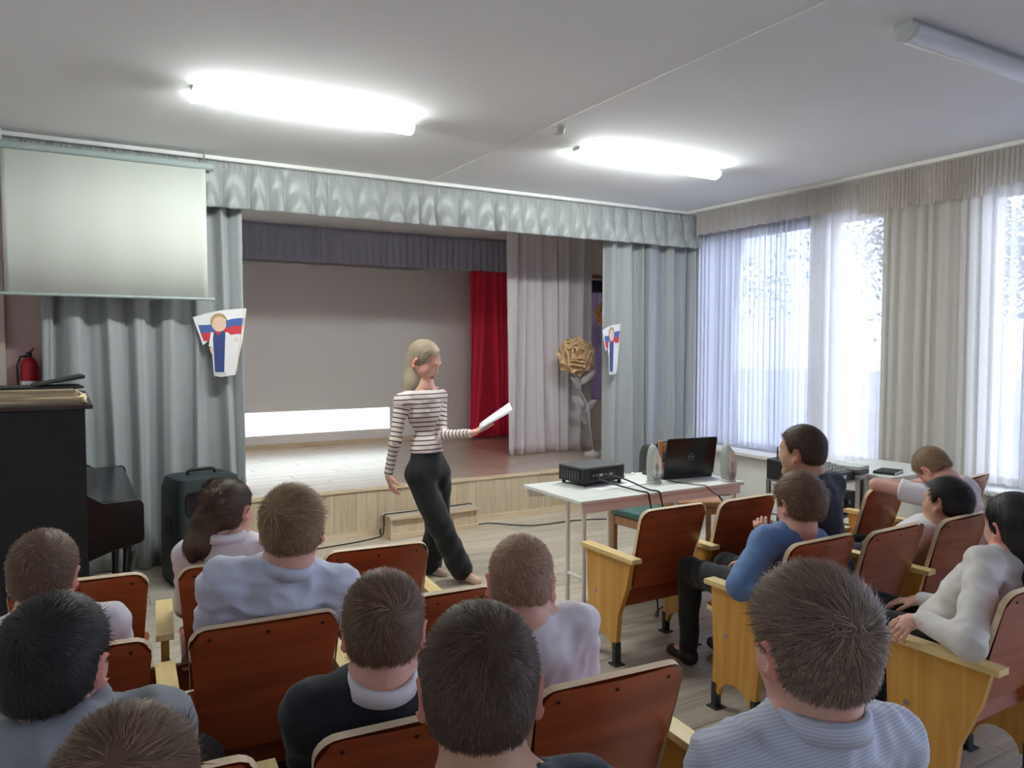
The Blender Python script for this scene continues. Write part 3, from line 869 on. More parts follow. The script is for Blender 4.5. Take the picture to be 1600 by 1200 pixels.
def desk_speaker(x, y, rot, label):
    t = thing('desk_speaker', label, 'speaker', (x, y, TZ + .001), math.radians(rot), 'pair of egg-shaped desk speakers')
    n, k = 18, 20
    P = np.zeros((n, k + 1, 3))
    for i, v in enumerate(np.linspace(0, 1, n)):
        z = v * .235
        w = .046 * (1 - ((v - .32) / .68) ** 2 if v > .32 else 1 - .22 * ((.32 - v) / .32) ** 2) ** .5 if v < 1 else 0.0
        for j in range(k + 1):
            a = 2 * PI * j / k
            P[i, j] = (w * math.cos(a), w * 1.15 * math.sin(a) + .03 * v * v, z + .006)
    q = MB(); q.grid(P); q.build('shell', M['egg_shell'], t, smooth=True)
    q = MB(); q.lathe([(.047, 0), (.05, .004), (.046, .014)]); q.build('foot_ring', M['grey_plastic'], t)
    q = MB()
    pts = [(.030 * math.cos(a), -.054 + .018 * math.sin(a) * 0 + .03 * ((.10 + .07 * math.sin(a)) / .235) ** 2 + .0 + .008 * math.sin(a) ** 2, (.115 + .090 * math.sin(a))) for a in np.linspace(0, 2 * PI, 24)]
    q.add(pts[:-1], [tuple(range(23))]); q.build('grille', M['table_edge'], t)
    q = MB(); q.tube([(-.03, -.044, .045), (-.012, -.052, .03), (.012, -.052, .03), (.03, -.044, .045)], .003, 6); q.build('accent_strip', M['steel'], t)
    return t
sp1 = W(1026, 757, 4.62); desk_speaker(3.16, 3.655, -18, 'pale grey egg-shaped desk speaker between the projector and the laptop')
desk_speaker(3.615, 3.475, -12, 'pale grey egg-shaped desk speaker at the window end of the table')
pc = thing('power_adapter', 'small white adapter with lead lying behind the egg speaker', 'adapter', (3.09, 3.92, TZ + .001), .3)
q = MB(); rbox(q, -.045, .045, -.025, .025, 0, .028, .008); q.build('adapter_body', M['paper'], pc, bevel=.004)
q = MB(); q.tube([(.045, 0, .012), (.10, .02, .006), (.16, -.02, .006), (.2, .03, .006)], .004, 6); q.build('lead', M['paper'], pc)

def cable(label, pts, r=.0045, mt='cable', n=6):
    """smooth cable through points"""
    pts = [np.array(p, float) for p in pts]
    out = []
    for i in range(len(pts) - 1):
        p0, p1, p2, p3 = pts[max(i - 1, 0)], pts[i], pts[i + 1], pts[min(i + 2, len(pts) - 1)]
        for t in np.linspace(0, 1, n, endpoint=False):
            out.append(.5 * ((2 * p1) + (-p0 + p2) * t + (2 * p0 - 5 * p1 + 4 * p2 - p3) * t * t + (-p0 + 3 * p1 - 3 * p2 + p3) * t ** 3))
    out.append(pts[-1])
    q = MB(); q.tube(out, r, 8)
    return tag(q.build('cable', M[mt], None, smooth=True), label, 'cable')
cable('black cable looping from the projector over the table edge', [(PRX - .01, PRY - .135, PRZ + .065), (PRX + .06, PRY - .24, PRZ + .05), (PRX + .12, TY0 + .06, TZ + .012), (PRX + .145, TY0 + .012, TZ + .0075), (PRX + .155, TY0 - .0075, TZ + .001), (PRX + .162, TY0 - .012, TZ - .03), (PRX + .18, TY0 - .016, TZ - .12), (PRX + .2, TY0 - .02, .5), (PRX + .22, TY0 - .02, .25), (PRX + .25, TY0 - .01, .03), (PRX + .32, TY0 + .05, .006), (PRX + .5, TY0 + .12, .006)], .005)
cable('black cable running lower over the table edge beside the projector lead', [(PRX - .06, PRY - .14, PRZ + .045), (PRX + .0, PRY - .26, PRZ + .02), (PRX + .05, TY0 + .06, TZ + .009), (PRX + .066, TY0 + .012, TZ + .0075), (PRX + .072, TY0 - .0075, TZ + .001), (PRX + .076, TY0 - .012, TZ - .03), (PRX + .09, TY0 - .02, TZ - .12), (PRX + .10, TY0 - .025, .52), (PRX + .12, TY0 - .025, .25), (PRX + .15, TY0 - .01, .03), (PRX + .22, TY0 + .08, .006), (PRX + .45, TY0 + .2, .006)], .005)
cable('thin dark cable drooping from the laptop across the table edge', [(3.26, 3.64, TZ + .010), (3.29, 3.57, TZ + .005), (3.33, 3.46, TZ + .005), (3.355, TY0 + .008, TZ + .0045), (3.362, TY0 - .005, TZ + .001), (3.38, TY0 - .008, TZ - .02), (3.45, TY0 - .012, TZ - .06), (3.56, TY0 - .012, TZ - .07)], .003)
cable('black lead bundle hanging off the window end of the table', [(3.690, 3.845, TZ + .015), (3.706, 3.815, TZ + .010), (3.716, 3.76, TZ - .03), (3.722, 3.68, TZ - .12), (3.73, 3.58, .5), (3.75, 3.5, .05), (3.9, 3.6, .008)], .006)
cable('black cable along the foot of the stage towards the table', [(3.126, 6.07, .13), (3.136, 6.06, .05), (3.17, 6.04, .008), (3.30, 6.03, .006), Wz(830, 821, .006), Wz(900, 813, .006), Wz(945, 811, .006), (4.42, 5.52, .006), (4.52, 5.36, .006)], .005)
cable('black cable crossing the oak step and trailing to the loudspeaker', [(3.126, 6.07, .14), (3.126, 6.07, .180), (3.112, 6.07, .1975), (3.05, 6.07, .1955), (2.75, 6.05, .1955), (2.34, 6.04, .1955), (2.300, 6.04, .1975), (2.286, 6.04, .180), (2.284, 6.03, .12), (2.27, 6.03, .03), (2.2, 6.03, .008), (2.0, 5.98, .006), (1.75, 5.95, .006), (1.5, 5.9, .006)], .005)

# chairs of wood under and behind the table
def wooden_chair(x, y, rot, label, pad):
    t = thing('wooden_chair', label, 'chair', (x, y, 0), math.radians(rot), 'wooden chairs at the white table')
    for (a, b, h) in ((-.19, -.19, .43), (.19, -.19, .43), (-.19, .19, .86), (.19, .19, .86)):
        q = MB(); e = .035 if h > .5 else 0
        q.hexa([(a - .018, b - .018, 0), (a + .018, b - .018, 0), (a + .018, b + .018, 0), (a - .018, b + .018, 0)],
               [(a - .016, b - .016 + e, h), (a + .016, b - .016 + e, h), (a + .016, b + .016 + e, h), (a - .016, b + .016 + e, h)])
        q.build('leg', M['brown_wood'], t, bevel=.003)
    for (a, b, c, d) in ((-.17, .17, -.2, -.18), (-.17, .17, .18, .2), (-.2, -.18, -.17, .17), (.18, .2, -.17, .17)):
        q = MB(); q.box(a, b, c, d, .37, .42); q.build('apron', M['brown_wood'], t)
    q = MB(); rbox(q, -.21, .21, -.22, .17, .425, .47, .04); q.build('seat_pad', M[pad], t, bevel=.012)
    for z in (.62, .77):
        q = MB(); q.box(-.18, .18, .198 + (z - .43) * .08, .216 + (z - .43) * .08, z, z + .07); q.build('back_slat', M['brown_wood'], t, bevel=.004)
wooden_chair(4.08, 4.30, -30, 'brown wooden chair standing behind the laptop', 'brown_wood')
t = thing('stool', 'low wooden stool with green padded seat behind the table', 'stool', (3.56, 4.22, 0), math.radians(4))
for (a, b_) in ((-.15, -.15), (.15, -.15), (-.15, .15), (.15, .15)):
    q = MB(); q.box(a - .018, a + .018, b_ - .018, b_ + .018, 0, .40); q.build('leg', M['brown_wood'], t, bevel=.003)
for (a, b_, c_, d_) in ((-.132, .132, -.162, -.142), (-.132, .132, .142, .162), (-.162, -.142, -.132, .132), (.142, .162, -.132, .132)):
    q = MB(); q.box(a, b_, c_, d_, .33, .39); q.build('apron', M['brown_wood'], t)
q = MB(); rbox(q, -.18, .18, -.18, .18, .40, .445, .03); q.build('seat_pad', M['green_pad'], t, bevel=.012)

# ================================================================== loudspeakers
def pa_speaker(x, y, rot, label, s=1.0):
    t = thing('loudspeaker', label, 'speaker', (x, y, 0), math.radians(rot), 'black stage loudspeakers on the floor')
    t.scale = (s, s, s)
    def ring(z, w, d, r=.05):
        p = []
        for (cx, cy, a0, rr) in ((w / 2 - r, d / 2 - r, 0, r), (-w / 2 + r, d / 2 - r, PI / 2, r), (-w / 2 + r, -d / 2 + r, PI, r), (w / 2 - r, -d / 2 + r, 1.5 * PI, r)):
            for a in np.linspace(a0, a0 + PI / 2, 5):
                p.append((cx + rr * math.cos(a) * (1 - .0 * a), cy + rr * math.sin(a), z))
        return p
    q = MB()
    lv = [(0, .40, .34), (.03, .43, .37), (.35, .43, .37), (.62, .42, .36), (.69, .38, .33), (.70, .34, .29)]
    rs = [ring(z, w, d) for z, w, d in lv]
    n = len(rs[0])
    vs = [p for r in rs for p in r]
    fs = [(i * n + k, i * n + (k + 1) % n, (i + 1) * n + (k + 1) % n, (i + 1) * n + k) for i in range(len(rs) - 1) for k in range(n)]
    fs += [tuple(range(n - 1, -1, -1)), tuple((len(rs) - 1) * n + k for k in range(n))]
    q.add(vs, fs); q.build('cabinet', M['teal_black'], t, angle=35)
    q = MB(); q.lathe([(.165, 0), (.165, .012), (.15, .02), (.04, -.0), (.02, .006)], n=28)
    q.move(Matrix.Translation((0, -.186, .25)) @ Matrix.Rotation(PI / 2, 4, 'X')); q.build('woofer_grille', M['grille'], t, angle=30)
    q = MB(); ang = np.linspace(0, 2 * PI, 33)
    q.tube([(.172 * math.cos(a), -.196, .25 + .172 * math.sin(a)) for a in ang], .009, 8, caps=False); q.build('woofer_ring', M['teal_black'], t, smooth=True)
    q = MB()
    hp = [(-.15, .47), (.15, .47), (.17, .50), (.17, .59), (.15, .615), (-.15, .615), (-.17, .59), (-.17, .50)]
    q.prism([(a, b) for a, b in hp], 'y', -.190, -.183); hn = q.build('horn', M['black_gloss'], t)
    q = MB(); q.prism([(a * .55, .54 + (b - .54) * .5) for a, b in hp], 'y', -.193, -.189); q.build('horn_throat', M['grille'], hn)
    q = MB()
    q.tube([(-.09, 0, .695), (-.085, 0, .725), (-.06, 0, .732), (.06, 0, .732), (.085, 0, .725), (.09, 0, .695)], .011, 8); q.build('carry_handle', M['black_plastic'], t, smooth=True)
    for sx_ in (-1, 1):
        q = MB(); q.box(sx_ * .205 - .012, sx_ * .205 + .012, -.06, .06, .33, .45); q.build('side_grip', M['black_plastic'], t, bevel=.006)
pa_speaker(.80, 5.60, 12, 'black loudspeaker on the floor next to the piano keyboard', 1.04)
pa_speaker(4.58, 5.12, -25, 'black loudspeaker behind the laptop near the windows', 1.03)

# ================================================================== piano
PX, PY0, PY1 = .09, 4.42, 5.78       # keyboard faces +x, end panel faces the seats
pn = thing('piano', 'black upright piano with its end panel turned to the seats', 'piano', (0, 0, 0))
q = MB(); q.box(-.52, PX, PY0, PY0 + .03, 0, 1.285); q.build('end_panel', M['piano_side'], pn, bevel=.004)
q = MB(); q.box(-.52, PX, PY1 - .03, PY1, 0, 1.285); q.build('end_panel', M['piano_side'], pn, bevel=.004)
q = MB(); q.box(-.52, PX - .02, PY0 + .03, PY1 - .03, .1, 1.28); q.build('case', M['piano'], pn)
q = MB(); q.box(-.54, PX + .035, PY0 - .02, PY1 + .02, 1.285, 1.31); q.build('lid', mat('worn brown black piano lid', rgb(58, 48, 42), .45, .2, 6), pn, bevel=.005)
q = MB(); q.box(PX - .02, .345, PY0 + .03, PY1 - .03, .595, .645); q.build('keybed', M['piano'], pn, bevel=.004)
# rounded cheek pieces at both ends of the keyboard
for y0 in (PY0 - .002, PY1 - .033):
    p = [(PX - .01, .50), (.20, .545), (.30, .565)] + [(.32 + .028 * math.cos(a), .60 + .03 * math.sin(a)) for a in np.linspace(-PI / 2, 0, 4)]
    p += [(.318 + .03 * math.cos(a), .765 + .035 * math.sin(a)) for a in np.linspace(0, PI / 2, 5)] + [(.16, .795), (.11, .83), (PX - .01, .85)]
    q = MB(); q.prism(p, 'y', y0, y0 + .035); q.build('cheek', M['piano'], pn, bevel=.004)
q = MB(); q.prism([(PX - .02, .66), (.335, .66), (.338, .775), (.325, .795), (.16, .80), (PX - .02, .83)], 'y', PY0 + .035, PY1 - .035); q.build('fallboard', M['black_gloss'], pn, bevel=.004)
for yy in (PY0 + .06, PY1 - .09):
    q = MB(); q.tube([(.27, yy, 0), (.27, yy, .05), (.265, yy, .12), (.27, yy, .42), (.28, yy, .50), (.27, yy, .6)], [.028, .024, .016, .026, .032, .024], 12); q.build('leg', M['piano'], pn, smooth=True)
q = MB(); q.box(-.5, .32, PY0 + .02, PY0 + .07, 0, .08); q.build('toe_block', M['piano'], pn, bevel=.004)
# things on the piano
for k, (z, a, w, ox, c) in enumerate([(1.311, 3, .36, 0, 'old_paper'), (1.330, -2, .35, .01, 'old_paper'), (1.349, 4, .34, -.015, 'old_paper'), (1.368, 1, .33, -.03, 'old_paper')]):
    lb = ['lowest bundle of yellowed sheet music on the piano', 'second bundle of yellowed sheet music on the piano', 'third bundle of yellowed sheet music on the piano', 'topmost bundle of yellowed sheet music under the black folders'][k]
    g = np.random.default_rng(k)
    t = thing('sheet_music', lb, 'paper', (-.17 + ox, 4.62, z), math.radians(a), 'paper bundles on the piano')
    nu, nv = 14, 10
    th = .018
    P = np.array([[[-.28 + .56 * i / (nu - 1), -w / 2 + w * j / (nv - 1), .0015 * math.sin(i * 1.3 + k) + .002 * math.sin(j * 1.1)] for j in range(nv)] for i in range(nu)])
    q = MB(); rbox(q, -.27, .235, -w / 2, w / 2, 0, th, .006); q.build('pages', M[c], t)
    for e in range(4):
        r = MB(); r.box(-.27 + g.uniform(0, .02), .235 + g.uniform(.0, .03), -w / 2 - g.uniform(0, .015), w / 2 + g.uniform(-.02, .01), th * (e + .2) / 4, th * (e + .35) / 4); r.build('leaf_sheet', M['old_paper'], t)
bf = thing('folder', 'black folder lying flat on the sheet music on the piano', 'folder', (-.14, 4.60, 1.3875), math.radians(4))
q = MB(); q.box(-.28, .22, -.14, .14, 0, .012); q.build('cover', M['black_plastic'], bf, bevel=.003)
q = MB(); q.add([(.0, -.14, .013), (.225, -.14, .050), (.225, .14, .050), (0, .14, .013), (.0, -.14, .018), (.225, -.14, .066), (.225, .14, .066), (0, .14, .018)], [(0, 1, 2, 3), (7, 6, 5, 4), (0, 4, 5, 1), (3, 2, 6, 7), (1, 5, 6, 2), (0, 3, 7, 4)]); q.build('raised_flap', M['black_plastic'], bf)
ms = thing('tablet_stand', 'black upright board leaning on the black folder on the piano', 'stand', (-.42, 4.60, 1.400), 0)
q = MB(); q.hexa([(.02, -.12, 0), (.09, -.12, 0), (.09, .12, 0), (.02, .12, 0)], [(-.09, -.12, .30), (-.06, -.12, .30), (-.06, .12, .30), (-.09, .12, .30)]); q.build('panel', M['black_plastic'], ms, bevel=.006)
q = MB(); q.box(-.10, .11, -.10, .10, 0, .012); q.build('foot', M['black_plastic'], ms)

# fire extinguisher on the pink wall
fe = thing('fire_extinguisher', 'red fire extinguisher on the pink wall beside the curtain', 'extinguisher', (-.20, 6.215, 0))
q = MB(); q.lathe([(.05, .98), (.056, .99), (.056, 1.46), (.05, 1.49), (.028, 1.52), (.018, 1.525)], n=22); q.build('cylinder', M['fire_red'], fe, angle=40)
q = MB(); q.cyl((0, 0, 1.52), (0, 0, 1.56), .017, 12); q.build('valve', M['dark_metal'], fe)
q = MB(); q.tube([(-.005, 0, 1.555), (.02, -.03, 1.575), (.03, -.08, 1.59)], .008, 6); q.build('lever', M['fire_red'], fe)
q = MB(); q.tube([(-.01, 0, 1.535), (-.05, -.01, 1.53), (-.07, -.02, 1.47), (-.064, -.02, 1.2)], .007, 8); q.build('hose', M['cable'], fe, smooth=True)
q = MB(); q.box(-.03, .03, .054, .085, 1.2, 1.26); q.build('wall_bracket', M['dark_metal'], fe)
q = MB(); q.lathe([(.0565, 1.22), (.0568, 1.225), (.0568, 1.36), (.0565, 1.365)], n=22); q.build('label_band', M['paper'], fe, angle=40)

# ================================================================== flat paper cut-outs on the curtains
M['print_blue'] = mat('printed blue', rgb(70, 100, 168), .6, .1, 20)
M['print_navy'] = mat('printed navy', rgb(56, 72, 130), .6, .08, 20)
M['print_red'] = mat('printed red', rgb(206, 56, 68), .6, .08, 20)
M['print_skin'] = mat('printed skin tone', rgb(236, 202, 178), .6, .04, 20)
M['print_hair'] = mat('printed sandy hair', rgb(190, 160, 118), .6, .12, 40)
M['print_shoe'] = mat('printed grey shoes', rgb(210, 214, 214), .6, .04, 20)
def cutout(label, loc, rotz, s, tilt):
    t = thing('paper_cutout', label, 'decoration', loc, rotz, 'paper flag-boy cut-outs pinned to the stage curtains')
    def flat(name, pts, y, mt, parent=t, th=.0012):
        q = MB(); P = [(p[0] * s, p[1] * s) for p in pts]
        q.prism(P, 'y', -y - th, -y); return q.build(name, M[mt], parent)
    # outline in hundredths of the figure height, z up, origin top centre
    card = flat('card', [(-.37, -.14), (-.24, -.54), (-.16, -.47), (-.12, -.62), (-.10, -.98), (.0, -1.0), (.19, -.97), (.30, -.45), (.36, .0), (.05, -.03), (-.15, -.07)][::-1], 0, 'paper')
    def wave(z0, z1, x0a, x1a, x0b, x1b, n=7):
        top = [(x0a + (x1a - x0a) * k / n, z0 + .10 * (k / n) - .02 * math.sin(k / n * 6)) for k in range(n + 1)]
        bot = [(x0b + (x1b - x0b) * k / n, z1 + .10 * (k / n) - .02 * math.sin(k / n * 6)) for k in range(n + 1)]
        return bot + top[::-1]
    flat('flag_stripe', wave(-.25, -.36, -.30, .33, -.27, .31), .0014, 'print_blue', card)
    flat('flag_stripe', wave(-.36, -.48, -.27, .31, -.23, .285), .0014, 'print_red', card)
    fg = flat('figure_trousers', [(-.10, -.56), (-.085, -.93), (.04, -.93), (.055, -.56)], .0028, 'print_navy', t)
    flat('figure_waistcoat', [(-.10, -.57), (.055, -.57), (.065, -.36), (.02, -.33), (-.03, -.40), (-.09, -.34), (-.105, -.45)], .0032, 'print_navy', t)
    flat('figure_sleeve', [(-.165, -.56), (-.10, -.55), (-.085, -.36), (-.13, -.35)], .0030, 'paper', t)
    flat('figure_sleeve', [(.05, -.36), (.09, -.35), (.20, -.44), (.18, -.48), (.06, -.44)], .0030, 'paper', t)
    flat('figure_hand', [(-.155, -.57), (-.105, -.57), (-.10, -.64), (-.13, -.66)], .0032, 'print_skin', t)
    flat('figure_hand', [(.19, -.43), (.23, -.42), (.23, -.47), (.19, -.47)], .0032, 'print_skin', t)
    flat('figure_face', [(-.02 + .10 * math.cos(a), -.23 + .115 * math.sin(a)) for a in np.linspace(0, 2 * PI, 20, endpoint=False)], .0034, 'print_skin', t)
    flat('figure_hair', [(-.02 + .115 * math.cos(a), -.20 + .125 * math.sin(a)) for a in np.linspace(.15, PI + .5, 14)] + [(-.08, -.15), (.0, -.12)], .0040, 'print_hair', t)
    flat('figure_shoe', [(-.10, -.93), (-.10, -.96), (-.02, -.975), (-.02, -.93)], .0034, 'print_shoe', t)
    flat('figure_shoe', [(-.01, -.93), (-.01, -.965), (.07, -.97), (.05, -.93)], .0034, 'print_shoe', t)
    flat('flag_pole', [(.335, -.02), (.215, -.93), (.207, -.93), (.325, -.02)], .0030, 'craft', t)
    t.rotation_euler = (math.radians(tilt), 0, rotz)
    return t
p = Wy(344, 482, 5.93); cutout('paper cut-out of a boy with a striped flag on the curtain by the screen', (p[0], p[1], p[2] + .005), math.radians(-12), .505, 0)
p = Wy(956, 505, 5.915); cutout('paper cut-out of a boy with a striped flag turned edgewise on the window-side curtain', (p[0], p[1], p[2]), math.radians(24), .50, 0)

# ================================================================== paper roses on the stage
def petal(w, h, cup, curl, n=7):
    P = np.zeros((n, n, 3))
    for i, u in enumerate(np.linspace(-1, 1, n)):
        for j, v in enumerate(np.linspace(0, 1, n)):
            ww = w * min(1.0, .35 + 1.6 * v) * max(0.0, 1 - (max(0.0, v - .45) / .56) ** 3.2) ** .5
            P[i, j] = (u * ww, -cup * (1 - u * u) * math.sin(PI * v * .6) + curl * max(0, v - .72) * 2.0 + 0.0, v * h)
    return P
def paper_rose(loc, face, r, label, mt, sub):
    t = thing('paper_rose', label, 'paper flower', loc, 0, 'large paper flowers on the stage')
    f = Vector(face).normalized()
    B = f.to_track_quat('Y', 'Z').to_matrix().to_4x4()
    g = np.random.default_rng(sub)
    for ring, (n, rad, hh, ww, open_) in enumerate([(3, .02, .10, .05, 4), (4, .05, .12, .08, 14), (5, .09, .14, .11, 28), (6, .13, .15, .13, 46), (7, .17, .155, .14, 66)]):
        for k in range(n):
            a = 2 * PI * k / n + ring * .6 + g.uniform(-.15, .15)
            P = petal(ww * r * 4, hh * r * 5.2, .05 * r * 5, -.04 * r * 6)
            q = MB(); q.grid(P)
            M4 = Matrix.Rotation(a, 4, 'Y') @ Matrix.Translation((0, 0, rad * r * .9)) @ Matrix.Rotation(math.radians(-(90 - open_) + g.uniform(-5, 5)), 4, 'X')
            q.move(B @ Matrix.Translation(Vector((0, .10 * r * (4 - ring), 0))) @ M4)
            o = q.build('petal', M[mt], t, smooth=True)
            so = o.modifiers.new('thickness', 'SOLIDIFY'); so.thickness = .003
    return t
rp_ = Wy(900, 557, 6.88)
rose = paper_rose(tuple(rp_), (-.42, -.90, .12), .215, 'large beige paper rose on a tall stem before the grey wing curtain', 'craft', 1)
base = (5.02, 6.82, STAGE_Z + .001)
q = MB(); top = Vector((0, .05, -.06)); bl = Vector(base) - Vector(rp_)
q.tube([top, top + Vector((.05, .02, -.2)), Vector((bl.x * .7, bl.y * .6, bl.z * .5)), Vector((bl.x, bl.y, bl.z + .02))], .007, 8); q.build('stem', M['leg_white'], rose, smooth=True)
M['film'] = mat('translucent white leaf film', rgb(206, 202, 206), .4, .05, 10)
for (z, a, l, s_) in ((-.36, 200, .2, 1), (-.30, -20, .22, -1), (-.55, 170, .17, 1), (-.62, 10, .2, 1), (-.75, 200, .16, 1)):
    cx = bl.x * (abs(z) / abs(bl.z)); cy = bl.y * (abs(z) / abs(bl.z))
    P = petal(.05, l, .03, -.03)
    q = MB(); q.grid(P); q.move(Matrix.Translation((cx, cy, z)) @ Matrix.Rotation(math.radians(a), 4, 'Z') @ Matrix.Rotation(math.radians(48), 4, 'Y'))
    o = q.build('leaf', M['film'], rose, smooth=True); so = o.modifiers.new('thickness', 'SOLIDIFY'); so.thickness = .002
q = MB(); q.lathe([(.10, 0), (.10, .02), (.03, .035), (.015, .05)], (bl.x, bl.y, bl.z)); q.build('stand', M['white_paint'], rose, angle=40)
r2 = Wy(948, 492, 6.80)
rose2 = paper_rose(tuple(r2), (-.5, -.8, .3), .15, 'brown paper flower peeping out behind the window-side curtain', 'craft_brown', 2)
b2 = Vector((r2[0] + .06, 6.85, STAGE_Z + .001)) - Vector(r2)
q = MB(); q.tube([(0, .04, -.05), (.02, .05, -.4), (b2.x, b2.y, b2.z + .02)], .007, 8); q.build('stem', M['dark_metal'], rose2, smooth=True)
q = MB(); q.lathe([(.09, 0), (.09, .02), (.03, .035), (.012, .05)], (b2.x, b2.y, b2.z)); q.build('stand', M['white_paint'], rose2, angle=40)
# costume rail behind
cr = thing('clothes_rail', 'wooden clothes rail on the stage behind the paper flowers', 'rail', (5.50, 7.47, STAGE_Z + .001))
q = MB(); q.box(-.24, .28, -.02, .02, 2.0, 2.045); q.build('top_bar', M['brown_wood'], cr, bevel=.004)
for xx in (-.22, .26):
    q = MB(); q.box(xx - .018, xx + .018, -.018, .018, .03, 2.0); q.build('post', M['leg_white'], cr, bevel=.003)
    q = MB(); q.box(xx - .02, xx + .02, -.12, .12, 0, .03); q.build('foot', M['leg_white'], cr, bevel=.003)
tag(sheet('violet_cloth', (5.30, 7.42), (5.73, 7.42), .95, 2.34, 5, .02, 71, M['purple_cloth'], thick=.003), 'violet satin cloth hanging on the wooden clothes rail', 'cloth')
tag(sheet('navy_cloth', (5.30, 7.385), (5.73, 7.385), 2.24, 2.38, 3, .006, 72, M['navy_cloth'], thick=.003, nv=6), 'dark navy cloth strip over the top of the violet cloth', 'cloth')

# ================================================================== sound desk by the windows
mx_p = W(1320, 760, 4.95)
MXX, MXY = 4.42, 3.45
ct = thing('equipment_rack', 'low steel equipment rack with black devices beside the windows', 'rack', (MXX, MXY, 0), math.radians(10))
for xx in (-.26, .26):
    for yy in (-.2, .2):
        q = MB(); q.box(xx - .012, xx + .012, yy - .012, yy + .012, 0, .70); q.build('post', M['steel'], ct)
for z in (.22, .46, .69):
    q = MB(); q.box(-.27, .27, -.21, .21, z, z + .015); q.build('shelf', M['steel'], ct, bevel=.002)
for (z, lb, w) in ((.475, 'black amplifier on the upper shelf of the steel rack', .40), (.235, 'black amplifier on the lower shelf of the steel rack', .44)):
    t = thing('amplifier', lb, 'amplifier', (MXX, MXY, z + .001), math.radians(10), 'black amplifiers in the steel rack')
    q = MB(); q.box(-w / 2, w / 2, -.18, .17, .01, .14); q.build('casing', M['black_plastic'], t, bevel=.004)
    for k in range(3):
        q = MB(); q.cyl((-.12 + .1 * k, -.18, .08), (-.12 + .1 * k, -.20, .08), .018, 14); q.build('knob', M['steel'], t)
    for xx in (-.15, .15):
        q = MB(); q.cyl((xx, 0, 0), (xx, 0, .01), .015, 10); q.build('foot', M['black_plastic'], t)
mxr = thing('mixing_desk', 'black mixing desk with rows of knobs on the steel rack', 'mixer', (MXX - .03, MXY, .706), math.radians(10))
q = MB(); q.prism([(-.21, 0), (.20, 0), (.20, .135), (.10, .125), (-.21, .055)], 'x', -.25, .16); q.build('chassis', M['black_plastic'], mxr, bevel=.004)
q = MB(); q.add([(-.235, -.205, .0575), (.145, -.205, .0575), (.145, .095, .1255), (-.235, .095, .1255)], [(0, 1, 2, 3)]); fp = q.build('face_plate', M['dark_grey_plastic'], mxr)
q = MB(); q.lathe([(.0075, 0), (.006, .014), (.004, .015)], n=8); KN = q.mesh('knob', M['grey_plastic'])
for i in range(9):
    for j in range(7):
        link('knob', KN, fp, (-.215 + i * .042, -.17 + j * .04, .0655 + j * .04 * .2267))
q = MB(); q.box(-.06, .04, -.2125, -.2095, .018, .042); q.build('name_plate', M['paper'], mxr)
for k, (a, h) in enumerate(((-.2, .07), (-.08, .06), (-.05, .075))):
    q = MB(); q.tube([(a, .15, .13), (a, .15, .13 + h), (a + .02, .16, .14 + h)], .006, 6); q.build('jack_plug', M['dark_metal'], mxr)
dk = thing('disc_player', 'grey slim disc player stacked beside the mixing desk', 'player', (MXX + .205, MXY, .706), math.radians(10))
for k in range(3):
    q = MB(); q.box(-.065, .075, -.20, .18, .03 * k, .03 * k + .026); q.build('deck_tier', M['grey_plastic'] if k != 1 else M['dark_grey_plastic'], dk, bevel=.003)
st_ = thing('side_table', 'white side table below the lace curtain beside the sound rack', 'table', (5.12, 3.42, 0))
q = MB(); q.box(-.36, .33, -.3, .3, .70, .725); q.build('tabletop', M['table_white'], st_, bevel=.004)
for xx in (-.32, .29):
    for yy in (-.26, .26):
        q = MB(); q.cyl((xx, yy, 0), (xx, yy, .70), .014, 10); q.build('leg', M['leg_white'], st_)
bk = thing('notebook', 'black notebook on the white side table', 'notebook', (4.92, 3.25, .726), .3)
q = MB(); q.box(-.1, .1, -.07, .07, 0, .003); q.box(-.1, .1, -.07, .07, .014, .017); q.box(-.1, -.097, -.07, .07, .003, .014); q.build('cover', M['black_plastic'], bk)
q = MB(); q.box(-.095, .096, -.067, .067, .003, .014); q.build('pages', M['paper'], bk)
# ================================================================== people: smooth implicit bodies meshed on a grid
def unit(v):
    v = np.asarray(v, float)
    return v / (np.linalg.norm(v) + 1e-9)
def cap(a, b, ra, rb=None, k=.02):
    return ['cap', np.array(a, float), np.array(b, float), ra, ra if rb is None else rb, k, 1]
def ell(c, r, R=None, k=.02, op=1):
    r = np.array(r if hasattr(r, '__len__') else (r, r, r), float)
    return ['ell', np.array(c, float), r, np.eye(3) if R is None else np.array(R, float), None, k, op]
def moved(prims, R, t, s=1.0):
    out = []
    for p in prims:
        q = list(p)
        if p[0] == 'cap':
            q[1] = R @ (p[1] * s) + t; q[2] = R @ (p[2] * s) + t; q[3] = p[3] * s; q[4] = p[4] * s
        else:
            q[1] = R @ (p[1] * s) + t; q[2] = p[2] * s; q[3] = R @ p[3]
        q[5] = p[5] * s
        out.append(q)
    return out
def inflated(prims, e):
    out = []
    for p in prims:
        q = list(p)
        if p[0] == 'cap':
            q[3] = p[3] + e; q[4] = p[4] + e
        else:
            q[2] = p[2] + e
        out.append(q)
    return out
